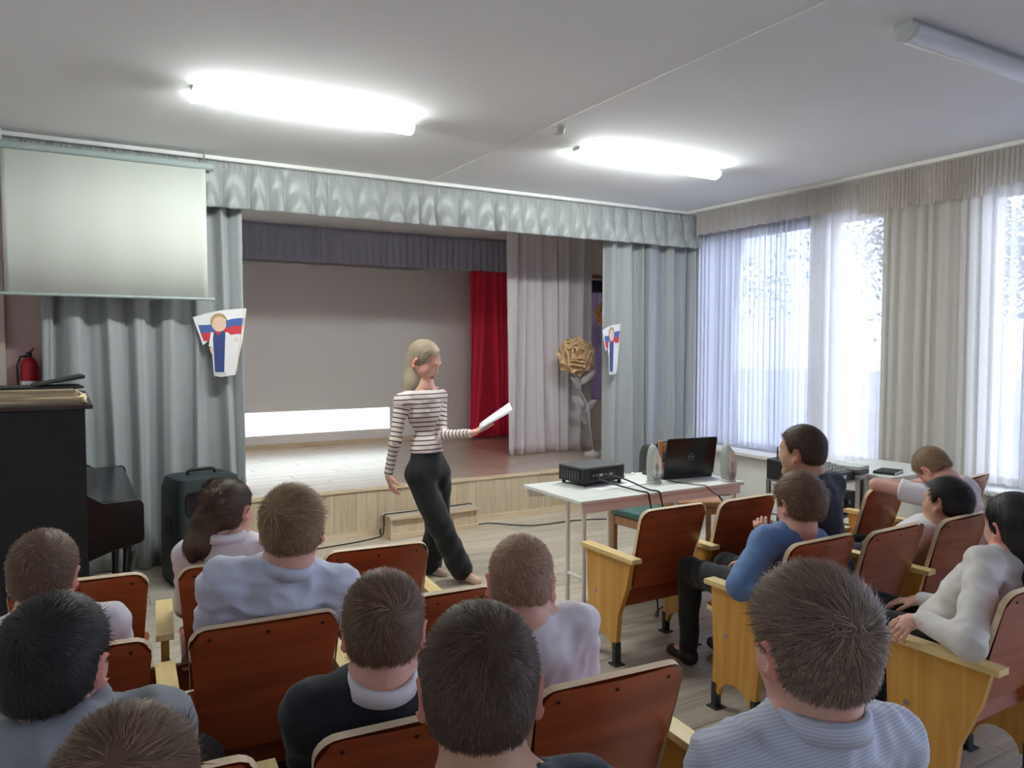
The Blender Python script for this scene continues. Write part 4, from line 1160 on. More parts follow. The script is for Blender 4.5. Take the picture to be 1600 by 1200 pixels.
def field(prims, lo, hi, h):
    lo = np.array(lo, float); hi = np.array(hi, float)
    n = np.maximum(np.ceil((hi - lo) / h).astype(int) + 1, 3)
    D = np.full(n, .2, np.float32)
    ax = [lo[i] + h * np.arange(n[i]) for i in range(3)]
    for p in prims:
        k = p[5]
        if p[0] == 'cap':
            m = max(p[3], p[4]) + k + 3 * h
            a = np.minimum(p[1], p[2]) - m; b = np.maximum(p[1], p[2]) + m
        else:
            ext = np.sqrt((p[3] ** 2) @ (p[2] ** 2)) + k + 3 * h
            a = p[1] - ext; b = p[1] + ext
        i0 = np.clip(np.floor((a - lo) / h).astype(int), 0, n); i1 = np.clip(np.ceil((b - lo) / h).astype(int) + 1, 0, n)
        if np.any(i1 - i0 < 1):
            continue
        sl = tuple(slice(i0[i], i1[i]) for i in range(3))
        X, Y, Z = np.meshgrid(*[ax[i][sl[i]] for i in range(3)], indexing='ij')
        if p[0] == 'cap':
            d = p[2] - p[1]; L2 = d @ d + 1e-12
            qx, qy, qz = X - p[1][0], Y - p[1][1], Z - p[1][2]
            t = np.clip((qx * d[0] + qy * d[1] + qz * d[2]) / L2, 0, 1)
            v = np.sqrt((qx - t * d[0]) ** 2 + (qy - t * d[1]) ** 2 + (qz - t * d[2]) ** 2) - (p[3] + t * (p[4] - p[3]))
        else:
            q = np.stack([X - p[1][0], Y - p[1][1], Z - p[1][2]], -1) @ p[3]
            k0 = np.sqrt(((q / p[2]) ** 2).sum(-1)); k1 = np.sqrt(((q / p[2] ** 2) ** 2).sum(-1)) + 1e-9
            v = k0 * (k0 - 1) / k1
        c = D[sl]
        if p[6] > 0:
            w = np.maximum(k - np.abs(c - v), 0) / k
            D[sl] = np.minimum(c, v) - w * w * k * .25
        else:
            v = -v
            w = np.maximum(k - np.abs(c - v), 0) / k
            D[sl] = np.maximum(c, v) + w * w * k * .25
    return D, lo, ax
def nets(D, lo, h):
    """surface nets: quads around the zero level"""
    S = D < 0
    n = np.array(D.shape)
    acc = np.zeros(tuple(n - 1) + (3,), np.float32); cnt = np.zeros(tuple(n - 1), np.float32)
    def sub(A, o):
        return A[o[0]:n[0] - 1 + o[0], o[1]:n[1] - 1 + o[1], o[2]:n[2] - 1 + o[2]]
    for axis in range(3):
        for u in (0, 1):
            for v in (0, 1):
                o = [0, 0, 0]; oth = [i for i in range(3) if i != axis]
                o[oth[0]] = u; o[oth[1]] = v
                e = list(o); e[axis] = 1
                a, b = sub(D, o), sub(D, e)
                m = (a < 0) != (b < 0)
                t = np.where(m, a / (a - b + 1e-12), 0)
                cnt += m
                for i in range(3):
                    acc[..., i] += np.where(m, (t if i == axis else o[i]), 0)
    act = cnt > 0
    idx = np.full(act.shape, -1, np.int64); ii = np.argwhere(act)
    idx[act] = np.arange(len(ii))
    V = lo + h * (ii + acc[act] / cnt[act][:, None])
    F = []
    for axis in range(3):
        o1, o2 = [(1, 2), (2, 0), (0, 1)][axis]
        a = S.take(range(n[axis] - 1), axis); b = S.take(range(1, n[axis]), axis)
        for sgn in (0, 1):
            m = (a & ~b) if sgn == 0 else (~a & b)
            p = np.argwhere(m)
            p = p[(p[:, o1] > 0) & (p[:, o2] > 0) & (p[:, o1] < n[o1] - 1) & (p[:, o2] < n[o2] - 1)]
            if not len(p):
                continue
            def c(d1, d2):
                q = p.copy(); q[:, o1] -= d1; q[:, o2] -= d2
                return idx[q[:, 0], q[:, 1], q[:, 2]]
            f = np.stack([c(1, 1), c(0, 1), c(0, 0), c(1, 0)], 1)
            F.append(f if sgn == 0 else f[:, ::-1])
    F = np.concatenate(F) if F else np.zeros((0, 4), int)
    return V, F
def bounds(prims, m=.02):
    lo = np.full(3, 9.); hi = np.full(3, -9.)
    for p in prims:
        if p[6] < 0:
            continue
        if p[0] == 'cap':
            r = max(p[3], p[4]) + m
            lo = np.minimum(lo, np.minimum(p[1], p[2]) - r); hi = np.maximum(hi, np.maximum(p[1], p[2]) + r)
        else:
            e = np.sqrt((p[3] ** 2) @ (p[2] ** 2)) + m
            lo = np.minimum(lo, p[1] - e); hi = np.maximum(hi, p[1] + e)
    return lo, hi
def mesh_of(prims, h, post=None, lo=None, hi=None):
    a, b = bounds(prims, .012 + h)
    if lo is not None:
        a = np.maximum(a, lo)
    if hi is not None:
        b = np.minimum(b, hi)
    D, o, ax = field(prims, a, b, h)
    if post is not None:
        X, Y, Z = np.meshgrid(*ax, indexing='ij')
        D = post(D, X, Y, Z).astype(np.float32)
    return nets(D, o, h)
def normals(V, F):
    N = np.zeros_like(V)
    n = np.cross(V[F[:, 2]] - V[F[:, 0]], V[F[:, 3]] - V[F[:, 1]])
    for k in range(4):
        np.add.at(N, F[:, k], n)
    return N / (np.linalg.norm(N, axis=1)[:, None] + 1e-12)

# ------------------------------------------------------------------ skin, hair and cloth materials
def skin_mat(name, c):
    return mat(name, c, .5, .05, 14, .06, 180, spec=.35, sss=.12)
SKIN = {'fair': skin_mat('fair skin', rgb(226, 174, 154)), 'fair_ear': skin_mat('flushed fair skin', rgb(228, 152, 136)), 'lips': skin_mat('lip skin', rgb(196, 108, 104)),
        'tan': skin_mat('tanned skin', rgb(206, 160, 132)), 'tan_ear': skin_mat('flushed tanned skin', rgb(200, 130, 108))}
def hair_mat(name, dark, light):
    m, nt, b = new_mat(name)
    at = nd(nt, 'ShaderNodeAttribute'); at.attribute_name = 'tone'
    rp = nd(nt, 'ShaderNodeValToRGB')
    rp.color_ramp.elements[0].color = dark; rp.color_ramp.elements[1].color = light
    nt.links.new(at.outputs['Fac'], rp.inputs['Fac']); nt.links.new(rp.outputs['Color'], b.inputs['Base Color'])
    b.inputs['Roughness'].default_value = .5; b.inputs['Specular IOR Level'].default_value = .35
    return m
HAIR = {'dark_brown': hair_mat('dark brown hair', rgb(46, 33, 26), rgb(114, 88, 70)),
        'black': hair_mat('near black hair', rgb(22, 19, 20), rgb(60, 53, 52)),
        'brown': hair_mat('brown hair', rgb(74, 53, 40), rgb(152, 120, 93)),
        'fair_brown': hair_mat('fair brown hair', rgb(108, 82, 58), rgb(192, 160, 122)),
        'ash': hair_mat('ash brown hair', rgb(86, 69, 57), rgb(172, 147, 125)),
        'red': hair_mat('reddish short hair', rgb(122, 80, 58), rgb(212, 176, 146)),
        'blond': hair_mat('ash blond hair', rgb(120, 104, 86), rgb(198, 180, 156))}
def cloth(name, c, var=.05, rough=.85):
    return mat(name, c, rough, var, 18, .12, 420, sheen=.15)
def stripe_mat(name, base, dark, period, width, attr=True, wob=0.0):
    """stripes along the 'stripe' value laid on the garment"""
    m, nt, b = new_mat(name)
    at = nd(nt, 'ShaderNodeAttribute'); at.attribute_name = 'stripe'
    def mn(op, x, y):
        n = nd(nt, 'ShaderNodeMath', operation=op)
        for i, s in enumerate((x, y)):
            if isinstance(s, (int, float)):
                n.inputs[i].default_value = s
            else:
                nt.links.new(s, n.inputs[i])
        return n.outputs[0]
    fr = mn('FRACT', mn('DIVIDE', at.outputs['Fac'], period), 0.0)
    st = mn('LESS_THAN', fr, width)
    mx = nd(nt, 'ShaderNodeMix', data_type='RGBA')
    mx.inputs['A'].default_value = base; mx.inputs['B'].default_value = dark
    nt.links.new(st, mx.inputs['Factor']); nt.links.new(mx.outputs['Result'], b.inputs['Base Color'])
    b.inputs['Roughness'].default_value = .85
    return m
CL_ = {'white': cloth('white shirt cotton', rgb(228, 222, 226), .03), 'pale_blue': cloth('pale blue shirt cotton', rgb(206, 212, 228), .03),
       'grey': cloth('grey hoodie fleece', rgb(138, 142, 148), .06), 'black': cloth('black knit pullover', rgb(24, 28, 36), .1),
       'blue': cloth('blue sweatshirt fleece', rgb(92, 124, 170), .05), 'navy_tee': cloth('dark navy T-shirt', rgb(38, 50, 66), .08),
       'offwhite': cloth('off-white sweatshirt', rgb(224, 220, 214), .03), 'trousers': cloth('black trouser cloth', rgb(15, 16, 23), .08),
       'grey_trousers': cloth('dark grey trouser cloth', rgb(40, 42, 50), .08),
       'shoe': mat('black shoe leather', rgb(24, 24, 26), .4, .1), 'beige_shoe': mat('beige shoe leather', rgb(206, 178, 160), .5, .06),
       'striped_pale': stripe_mat('pale striped shirting', rgb(210, 213, 224), rgb(186, 194, 212), .0055, .35),
       'breton': stripe_mat('white jersey with dark stripes', rgb(230, 216, 210), rgb(52, 46, 52), .0305, .24)}

# ------------------------------------------------------------------ head in its own frame: face +Y, up +Z
def head_prims():
    P = [ell((0, -.012, .030), (.072, .091, .082), k=.02),
         ell((0, .018, -.015), (.061, .066, .082), k=.03),
         cap((0, .028, -.062), (0, .056, -.090), .042, .022, .03),
         cap((-.012, .064, -.094), (.012, .064, -.094), .015, .015, .02)]
    for s in (-1, 1):
        P += [ell((s * .034, .046, -.030), .026, k=.03),
              cap((s * .05, .0, -.045), (s * .022, .05, -.088), .018, .014, .03)]
    P += [cap((-.028, .072, .022), (.028, .072, .022), .010, .010, .02),
          cap((0, .078, .010), (0, .094, -.026), .007, .0095, .012)]
    for s in (-1, 1):
        P += [ell((s * .009, .086, -.030), .0075, k=.008)]
    for s in (-1, 1):
        P += [ell((s * .030, .086, .004), (.015, .012, .009), k=.012, op=-1)]
    P += [ell((0, .079, -.054), (.020, .009, .0045), k=.007), ell((0, .077, -.063), (.017, .009, .005), k=.007),
          ell((0, .090, -.0585), (.020, .006, .0012), k=.004, op=-1)]
    for s in (-1, 1):
        a = s * math.radians(-34)
        R = np.array([[math.cos(a), -math.sin(a), 0], [math.sin(a), math.cos(a), 0], [0, 0, 1]])
        t = math.radians(-12); Rx = np.array([[1, 0, 0], [0, math.cos(t), -math.sin(t)], [0, math.sin(t), math.cos(t)]])
        P += [ell((s * .083, -.014, -.008), (.0065, .020, .032), R @ Rx, k=.012),
              ell((s * .072, .000, -.034), (.007, .008, .010), k=.010),
              ell((s * .0885, -.006, -.006), (.005, .011, .019), R @ Rx, k=.006, op=-1)]
    return P
HEAD = head_prims()
def hairline(y, style):
    if style == 'girl':
        return np.interp(y, [-.12, -.03, .0, .03, .055, .10], [-.075, -.06, -.03, .026, .080, .092])
    return np.interp(y, [-.12, -.05, -.030, -.014, .006, .014, .024, .034, .052, .10], [-.058, -.052, -.034, .018, .018, -.006, -.002, .026, .062, .068])
def rotm(yaw, pitch, roll):
    """yaw: to the right seen from above, pitch: nod down, roll: tilt to the right shoulder"""
    y, p, r = (math.radians(a) for a in (yaw, pitch, roll))
    Rz = np.array([[math.cos(y), math.sin(y), 0], [-math.sin(y), math.cos(y), 0], [0, 0, 1]])
    Rx = np.array([[1, 0, 0], [0, math.cos(p), math.sin(p)], [0, -math.sin(p), math.cos(p)]])
    Ry = np.array([[math.cos(r), 0, math.sin(r)], [0, 1, 0], [-math.sin(r), 0, math.cos(r)]])
    return Rz @ Rx @ Ry

def strands(V, F, n, flow, length, width, seed, curl=.12, lift=.10, keep=None, seg=3):
    """short flat strips rooted on the hair surface, following the flow"""
    g = np.random.default_rng(seed)
    N = normals(V, F)
    A = np.linalg.norm(np.cross(V[F[:, 2]] - V[F[:, 0]], V[F[:, 3]] - V[F[:, 1]]), axis=1)
    fi = g.choice(len(F), n, p=A / A.sum())
    wgt = g.dirichlet((1, 1, 1, 1), n)
    P = (V[F[fi]] * wgt[..., None]).sum(1); Nn = (N[F[fi]] * wgt[..., None]).sum(1)
    Nn /= np.linalg.norm(Nn, axis=1)[:, None] + 1e-9
    if keep is not None:
        m = keep(P, Nn)
        P, Nn = P[m], Nn[m]
    n = len(P)
    f = flow(P, Nn) + g.normal(size=(n, 3)) * curl
    f -= (f * Nn).sum(1)[:, None] * Nn
    f /= np.linalg.norm(f, axis=1)[:, None] + 1e-9
    L = length(P) * g.uniform(.7, 1.25, n)
    w = width * g.uniform(.6, 1.3, n)
    side = np.cross(f, Nn)
    pts = []
    p = P - Nn * .002
    for i in range(seg + 1):
        ww = (w * (1 - (i / seg) ** 2 * .92))[:, None] * .5
        pts += [p - side * ww, p + side * ww]
        d = f + Nn * (lift * g.uniform(.3, 1.6, n)[:, None] - (i * L / seg / .09)[:, None])
        d /= np.linalg.norm(d, axis=1)[:, None]
        p = p + d * (L / seg)[:, None]
    V2 = np.stack(pts, 1).reshape(-1, 3)
    k = 2 * (seg + 1)
    b = np.arange(n)[:, None] * k
    F2 = np.concatenate([np.stack([b[:, 0] + 2 * i, b[:, 0] + 2 * i + 1, b[:, 0] + 2 * i + 3, b[:, 0] + 2 * i + 2], 1) for i in range(seg)])
    cl = .5 + .5 * np.sin(P[:, 0] * 130 + 3 * np.sin(P[:, 2] * 70 + seed)) * np.sin(P[:, 1] * 110 + P[:, 2] * 60 + seed)
    tone = np.repeat(np.clip(g.normal(.5, .26, n) + .35 * (cl - .5), 0, 1), k)
    return V2, F2, tone

def join(parts):
    V, F, o = [], [], 0
    for v, f in parts:
        V.append(v); F.append(f + o); o += len(v)
    return np.concatenate(V), np.concatenate(F)

def hand_prims(w, d, nrm, side, curl, s=.9, spread=.10, thumb_in=.3):
    """palm, four unequal bent fingers and a thumb; nrm: way the palm faces, side: thumb side"""
    d, nrm = unit(d), unit(nrm); a = unit(np.cross(d, nrm)) * side
    nrm = unit(np.cross(a * side, d)) * (1 if np.dot(np.cross(a * side, d), nrm) > 0 else -1)
    w = np.array(w, float)
    Rm = np.stack([a, d, nrm], 1)
    P = [ell(w + d * .047 * s, (.034 * s, .047 * s, .0125 * s), Rm, k=.012),
         cap(w - d * .01, w + d * .02 * s, .019 * s, .022 * s, .012),
         ell(w + d * .03 * s + a * .022 * s + nrm * .006 * s, (.015 * s, .026 * s, .012 * s), Rm, k=.012)]
    for i, (off, ln) in enumerate(((.027, .92), (.009, 1.0), (-.009, .95), (-.026, .76))):
        p = w + d * (.084 - .004 * abs(i - 1)) * s + a * off * s
        ang = 0.0; r = .0086 * s
        fd = unit(d + a * off * spread * 30)
        for j, sl in enumerate((.036, .024, .019)):
            ang += curl * (1.0 if j else .8) * (1 + .12 * i)
            v = fd * math.cos(ang) + nrm * math.sin(ang)
            q = p + v * sl * ln * s
            P.append(cap(p, q, r, r * .88, .004)); p = q; r *= .9
    p = w + d * .022 * s + a * .026 * s
    v = unit(d * .75 + a * (.75 - thumb_in) + nrm * thumb_in)
    r = .0105 * s
    for j, sl in enumerate((.032, .026, .02)):
        q = p + v * sl * s
        P.append(cap(p, q, r, r * .9, .006)); p = q; r *= .9
        v = unit(v + d * .25 + nrm * curl * .35 - a * .12)
    return P

EYE_M = [mat('eye white', rgb(236, 232, 228), .2, .02), mat('brown iris', rgb(70, 50, 40), .2, .1)]

def build_person(label, loc, yaw, J, o):
    """J: joints in the person's own frame (facing +Y); o: looks"""
    skin = o.get('skin', 'fair'); hs = o.get('hs', 1.0); near = o.get('near', False)
    Hc, Rh = J['head'], J['Rh']
    N, P = J['neck'], J['pelvis']
    t = unit(N - P); xa = unit(J['sR'] - J['sL']); ya = unit(np.cross(t, xa)); xa = unit(np.cross(ya, t))
    RT_ = np.stack([xa, ya, t], 1)
    tl = np.linalg.norm(N - P)
    bw = o.get('build', 1.0)
    # ---- skin body
    hp = moved(HEAD, Rh, Hc, hs)
    nk_top = Hc + Rh @ (np.array([0, -.026, -.030]) * hs)
    nr = o.get('neck_r', 1.0)
    neck = [cap(nk_top, N + t * .015, .047 * hs * nr, .052 * hs * nr, .022), cap(N + t * .02, N - t * .03, .053 * hs * nr, .075 * nr, .03)]
    torso = [ell(N - t * .15, (.135 * bw, .085 * bw, .16), RT_, .04), ell(P + t * .12, (.115 * bw, .085 * bw, .16), RT_, .05), ell(P, (.13 * bw, .1 * bw, .09), RT_, .05)]
    arms, legs = [], []
    for s in 'LR':
        S, E, Wr = J['s' + s], J['e' + s], J['w' + s]
        torso += [cap(N - t * .01, S, .04, .042, .05)]
        arms += [cap(S, E, .043 * bw, .034 * bw, .02), cap(E, Wr, .034 * bw, .021, .015)]
        legs += [cap(J['h' + s], J['k' + s], .070, .048, .03), cap(J['k' + s], J['a' + s], .046, .032, .02), cap(J['a' + s], J['t' + s], .030, .022, .02)]
    head_h = .0040 if near else .0052
    zc = N - t * .04
    lo_h = np.minimum(Hc - .16, zc - .03)
    V1, F1 = mesh_of(hp + neck + [q for q in torso if q[0] == 'cap'][:2], head_h, lo=Hc - np.array([.17, .17, .5]), hi=Hc + .2)
    cut = (V1 - zc) @ t
    F1 = F1[(cut[F1] > -.02).all(1)]
    V2, F2 = mesh_of(neck + torso + arms + legs, .012)
    cut2 = (V2 - zc) @ t
    near_neck = np.linalg.norm((V2 - zc) - np.outer(cut2, t), axis=1) < .16
    F2 = F2[~((cut2[F2] > -.008) & near_neck[F2]).all(1)]
    parts = [(V1, F1), (V2, F2)]
    for s in 'LR':
        hd = J.get('hand' + s)
        if hd is None:
            continue
        E, Wr = J['e' + s], J['w' + s]
        hpz = hand_prims(Wr + unit(Wr - E) * .012, hd[0], hd[1], (1 if s == 'R' else -1) * hd[3] if len(hd) > 3 else (1 if s == 'R' else -1), hd[2], o.get('hand', .9))
        V3, F3 = mesh_of([cap(Wr - unit(Wr - E) * .03, Wr, .0235, .021, .01)] + hpz, .0036)
        parts.append((V3, F3))
    V, F = join(parts)
    hl = ((V - Hc) @ Rh) / hs                        # head-frame coordinates
    c = hl[F].mean(1)
    mi = np.zeros(len(F), int)
    mi[(np.abs(c[:, 0]) > .0775) & (np.abs(c[:, 2]) < .05) & (np.abs(c[:, 1]) < .05)] = 1
    mi[(np.abs(c[:, 0]) < .019) & (c[:, 1] > .074) & (c[:, 2] < -.049) & (c[:, 2] > -.069)] = 2
    me = fast_mesh('person', V, F, [SKIN[skin], SKIN[skin + '_ear'], SKIN['lips']], True, mi)
    me.materials.append(SKIN['lips'])
    body = link('person', me, None, loc, -math.radians(yaw))
    tag(body, label, 'person', o.get('group'))
    for s in (-1, 1):
        Mx = Matrix(Rh.tolist()).to_4x4(); Mx.translation = Vector(Hc + Rh @ (np.array([s * .030, .0655, .003]) * hs))
        if o.get('eyes') == 'down':          # lowered lids with a lash line
            q = MB(); q.ball((0, 0, 0), .0122 * hs, 14, 0); q.move(Mx); q.build('eyelid', SKIN[skin], body, smooth=True)
            q = MB(); q.tube([(x * hs, math.sqrt(max(0, .0124 ** 2 - x * x - .0045 ** 2)) * hs, -.0045 * hs) for x in np.linspace(-.010, .010, 7)], .0011 * hs, 6); q.move(Mx); q.build('eyelash', EYE_M[1], body, smooth=True)
            continue
        q = MB(); q.ball((0, 0, 0), .0115 * hs, 12, 0); q.ball((0, .0062 * hs, -.0022 * hs), (.0054 * hs, .0058 * hs, .0054 * hs), 10, 1)
        q.move(Mx); q.build('eye', EYE_M, body, smooth=True)
    # ---- hair
    hm = HAIR[o['hair']]; style = o.get('style', 'boy')
    top, side_ = o.get('hair_len', (.03, .010))
    vol = o.get('hair_vol', .012)
    capP = [ell((0, -.012, .030), (.074 + vol * .75, .093 + vol * .9, .083 + vol), k=.01), ell((0, -.03, -.020), (.066 + vol * .3, .070 + vol * .35, .062), k=.03)]
    def post(D, X, Y, Z):
        hz = hairline(Y, style)
        g = hz - Z + .004 * np.sin(X * 310) * np.sin(X * 97 + 1)
        w = .012
        a = np.maximum(w - np.abs(D - g), 0) / w
        return np.maximum(D, g) + a * a * w * .25
    Vh, Fh = mesh_of(capP, .005 if near else .0065, post)
    fl = o.get('whorl', (.012, -.080, .078))
    def flow(Pp, Nn):
        d = Pp - np.array(fl)
        r = np.linalg.norm(d, axis=1)[:, None]
        sw = np.cross(Nn, d) / (r + 1e-6) * np.clip(1 - r / .07, 0, 1) * o.get('swirl', .9)
        dn = np.array([0, 0, -1.0]) * np.clip((.05 - Pp[:, 2:3]) / .1, 0, 1)
        return d / (r + 1e-6) + sw + dn + np.array(o.get('comb', (0, .25, 0)))
    def ln(Pp):
        k = np.clip((Pp[:, 2] - .0) / .07, 0, 1); k = k * k * (3 - 2 * k)
        return side_ + .006 + (top - side_ - .006) * k
    ns = o.get('strands', 7000 if near else 3200)
    sw_ = o.get('strand_w', .0016 if near else .0024)
    if style == 'boy':
        keep = lambda Pp, Nn: Pp[:, 2] > hairline(Pp[:, 1], style) - .002
        Vs, Fs, tone = strands(Vh, Fh, ns, flow, ln, sw_, o.get('seed', 1), o.get('curl', .2), o.get('lift', .24), keep)
        # fine clipped hair growing out of the skin of nape and temples, thinning downwards
        Vk = ((V1 - Hc) @ Rh) / hs
        ck = Vk[F1].mean(1)
        hz = hairline(ck[:, 1], style)
        sel = (ck[:, 2] < hz + .012) & (ck[:, 2] > hz - .030) & (ck[:, 1] < .030) & ~((np.abs(ck[:, 0]) > .064) & (ck[:, 1] > -.042) & (ck[:, 2] < .024))
        gg = np.random.default_rng(o.get('seed', 1) + 7)
        def keep2(Pp, Nn):
            q = (hairline(Pp[:, 1], style) - Pp[:, 2]) / .030
            return gg.uniform(0, 1, len(Pp)) > np.clip(q, 0, 1) ** .7
        Vf, Ff, tf = strands(Vk, F1[sel], int(ns * .55), lambda p, n: np.array([0, 0, -1.]) + p * np.array([-2.0, 0, 0]), lambda p: np.full(len(p), .010), sw_ * .85, o.get('seed', 1) + 9, .25, .10, keep2, 2)
        F2_ = np.concatenate([Fs, Ff + len(Vs)]); Vs = np.concatenate([Vs, Vf])
        Vh2, Fh2 = join([(Vh, Fh), (Vs, F2_)])
        tone = np.concatenate([np.full(len(Vh), .22), tone, tf * .75])
        Vl = (Vh2 * hs) @ Rh.T + Hc
    else:
        extra = o['long'](Hc, Rh, hs, J)           # hair volumes in the person's frame
        capL = moved(capP, Rh, Hc, hs)
        def post2(D, X, Y, Z):
            Q = (np.stack([X, Y, Z], -1) - Hc) @ Rh / hs
            g = (hairline(Q[..., 1], style) - Q[..., 2]) * hs
            return np.maximum(D, g)
        D0 = capL
        a, b = bounds(capL + extra, .02)
        hh = .007
        Dc, o_, ax_ = field(capL, a, b, hh)
        X, Y, Z = np.meshgrid(*ax_, indexing='ij')
        Dc = post2(Dc, X, Y, Z)
        De, _, _ = field(extra, a, b, hh)
        kk = .02; w = np.maximum(kk - np.abs(Dc - De), 0) / kk
        Dm = np.minimum(Dc, De) - w * w * kk * .25
        Vh, Fh = nets(Dm.astype(np.float32), o_, hh)
        part = Hc + Rh @ (np.array(o.get('part', (0.0, .03, .115))) * hs)
        tie = o.get('tie')
        tie = None if tie is None else Hc + Rh @ (np.array(tie) * hs)
        def flow2(Pp, Nn):
            q = (Pp - Hc) @ Rh / hs
            d = Pp - part
            r = np.linalg.norm(d, axis=1)[:, None]
            if tie is not None:
                up = np.clip((q[:, 2:3] + .02) / .03, 0, 1)
                return unit_rows(tie - Pp) * up + np.array([0, 0, -1.0]) * (1 - up) * 1.0
            k = np.clip((q[:, 2:3] - .02) / .09, 0, 1)
            return d / (r + 1e-6) * k + np.array([0, 0, -1.0]) * (1.15 - k)
        Vs, Fs, tone = strands(Vh, Fh, o.get('strands', 5200), flow2, lambda p: np.full(len(p), .075), o.get('strand_w', .0026), o.get('seed', 1), .06, .02, None, 4)
        Vh2, Fh2 = join([(Vh, Fh), (Vs, Fs)])
        tone = np.concatenate([np.full(len(Vh), .38), tone])
        Vl = Vh2
    hme = fast_mesh('hair', Vl, Fh2, hm, True)
    at = hme.attributes.new('tone', 'FLOAT', 'POINT'); at.data.foreach_set('value', tone.astype(np.float32))
    link('hair', hme, body)
    # eyebrows
    if o.get('brows', True):
        for s in (-1, 1):
            pts = [Hc + Rh @ (np.array([s * x, y, z]) * hs) for x, y, z in ((.014, .0815, .019), (.026, .0795, .024), (.038, .0715, .023), (.046, .062, .018))]
            q = MB(); q.tube(pts, [.0022, .0028, .0022, .001], 6)
            bo = q.build('eyebrow', hm, body, smooth=True)
            at = bo.data.attributes.new('tone', 'FLOAT', 'POINT'); at.data.foreach_set('value', np.full(len(bo.data.vertices), .35, np.float32))
    # ---- shirt
    top_m = CL_[o['shirt']]
    sl = o.get('sleeve', 'long'); fit = o.get('fit', .012)
    sp = [ell(N - t * .155, (.140 * bw + fit, .092 * bw + fit, .165), RT_, .04), ell(P + t * .13, (.125 * bw + fit, .095 * bw + fit, .17), RT_, .05), ell(P + t * .02, (.135 * bw + fit, .105 * bw + fit, .07), RT_, .05),
          cap(N - t * .028, N - t * .06, .062, .09, .05)]
    slv = []
    for s in 'LR':
        S, E, Wr = J['s' + s], J['e' + s], J['w' + s]
        sp += [cap(N - t * .026, S - t * .004, .038 + fit * .6, .044 + fit, .055)]
        if sl == 'long':
            slv += [cap(S, E, .045 * bw + fit, .037 * bw + fit, .03), cap(E, Wr - unit(Wr - E) * .004, .036 * bw + fit, .024 + fit * .7, .02)]
        else:
            slv += [cap(S, S + (E - S) * .62, .046 * bw + fit, .046 * bw + fit * 1.3, .03)]
    for pl in o.get('shirt_extra', lambda *_: [])(J, t, xa, ya):
        sp.append(pl)
    nc = o.get('neck_cut', .058)
    nc_off = o.get('neck_off', .012)
    wide = o.get('neck_wide', 1.0)
    sp.append(ell(N + t * nc_off + ya * o.get('neck_fwd', .016), (nc * wide, nc, .042), RT_, .008, -1))
    amp = o.get('fold', .0032); sd = o.get('seed', 1)
    g = np.random.default_rng(sd + 50); ph = g.uniform(0, 6.28, 6); fr = g.uniform(.8, 1.25, 4)
    hem = P - t * o.get('hem', .02)
    cuts = []
    if sl == 'short':
        for s in 'LR':
            d = unit(J['e' + s] - J['s' + s]); cuts.append((J['s' + s] + (J['e' + s] - J['s' + s]) * .60, d, J['s' + s]))
    def post3(D, X, Y, Z, trunk):
        a_ = (X * xa[0] + Y * xa[1] + Z * xa[2]); b_ = (X * t[0] + Y * t[1] + Z * t[2]); c_ = (X * ya[0] + Y * ya[1] + Z * ya[2])
        w = np.sin(2 * PI * fr[0] * (8 * b_ + .55 * np.sin(9 * a_ + ph[0])) + ph[1]) + .8 * np.sin(2 * PI * fr[1] * (5 * b_ + 5 * a_ + .4 * np.sin(11 * c_)) + ph[2]) \
            + .6 * np.sin(2 * PI * fr[2] * (11 * a_ - 6 * b_ + 4 * c_) + ph[3]) + .5 * np.sin(2 * PI * (14 * b_ + 7 * c_) + ph[4])
        D = D + amp * (np.abs(w) - .9) * .9
        if trunk:
            D = np.maximum(D, -((X - hem[0]) * t[0] + (Y - hem[1]) * t[1] + (Z - hem[2]) * t[2]))
        for (p0, d, s0) in cuts:
            q = (X - p0[0]) * d[0] + (Y - p0[1]) * d[1] + (Z - p0[2]) * d[2]
            r = np.sqrt((X - p0[0]) ** 2 + (Y - p0[1]) ** 2 + (Z - p0[2]) ** 2)
            D = np.where((q > 0) & (r < .13), np.maximum(D, q), D)
        return D
    hh = .0075 if near else .010
    ba, bb = bounds(sp + slv, .02 + hh)
    Da, o_, ax_ = field(sp, ba, bb, hh); Db, _, _ = field(slv, ba, bb, hh)
    X, Y, Z = np.meshgrid(*ax_, indexing='ij')
    Da = post3(Da, X, Y, Z, True); Db = post3(Db, X, Y, Z, False)
    w = np.maximum(.03 - np.abs(Da - Db), 0) / .03
    Vt, Ft = nets((np.minimum(Da, Db) - w * w * .03 * .25).astype(np.float32), o_, hh)
    tm = fast_mesh('shirt', Vt, Ft, top_m, True)
    # stripe coordinate: along the spine on the trunk, along the arm on the sleeves
    val = (Vt - P) @ (t if o.get('stripe') != 'back' else unit(-.62 * ya - .78 * t + .18 * xa))
    if o.get('stripe') is True:
        best = np.full(len(Vt), .062)
        for s in 'LR':
            S, E, Wr = J['s' + s], J['e' + s], J['w' + s]
            for (A_, B_, off) in ((S, E, 0.0), (E, Wr, np.linalg.norm(E - S))):
                d = B_ - A_; k = np.clip(((Vt - A_) @ d) / (d @ d), 0.0, 1); dist = np.linalg.norm(Vt - A_ - k[:, None] * d, axis=1)
                m = (dist < best) & (k > (.12 if off == 0 else -1))
                ku = ((Vt - A_) @ d) / (d @ d); val = np.where(m, off + ku * np.linalg.norm(d) + .011, val); best = np.where(m, dist, best)
    at = tm.attributes.new('stripe', 'FLOAT', 'POINT'); at.data.foreach_set('value', (val + 5).astype(np.float32))
    sh = link('shirt' if o.get('top_name') is None else o['top_name'], tm, body)
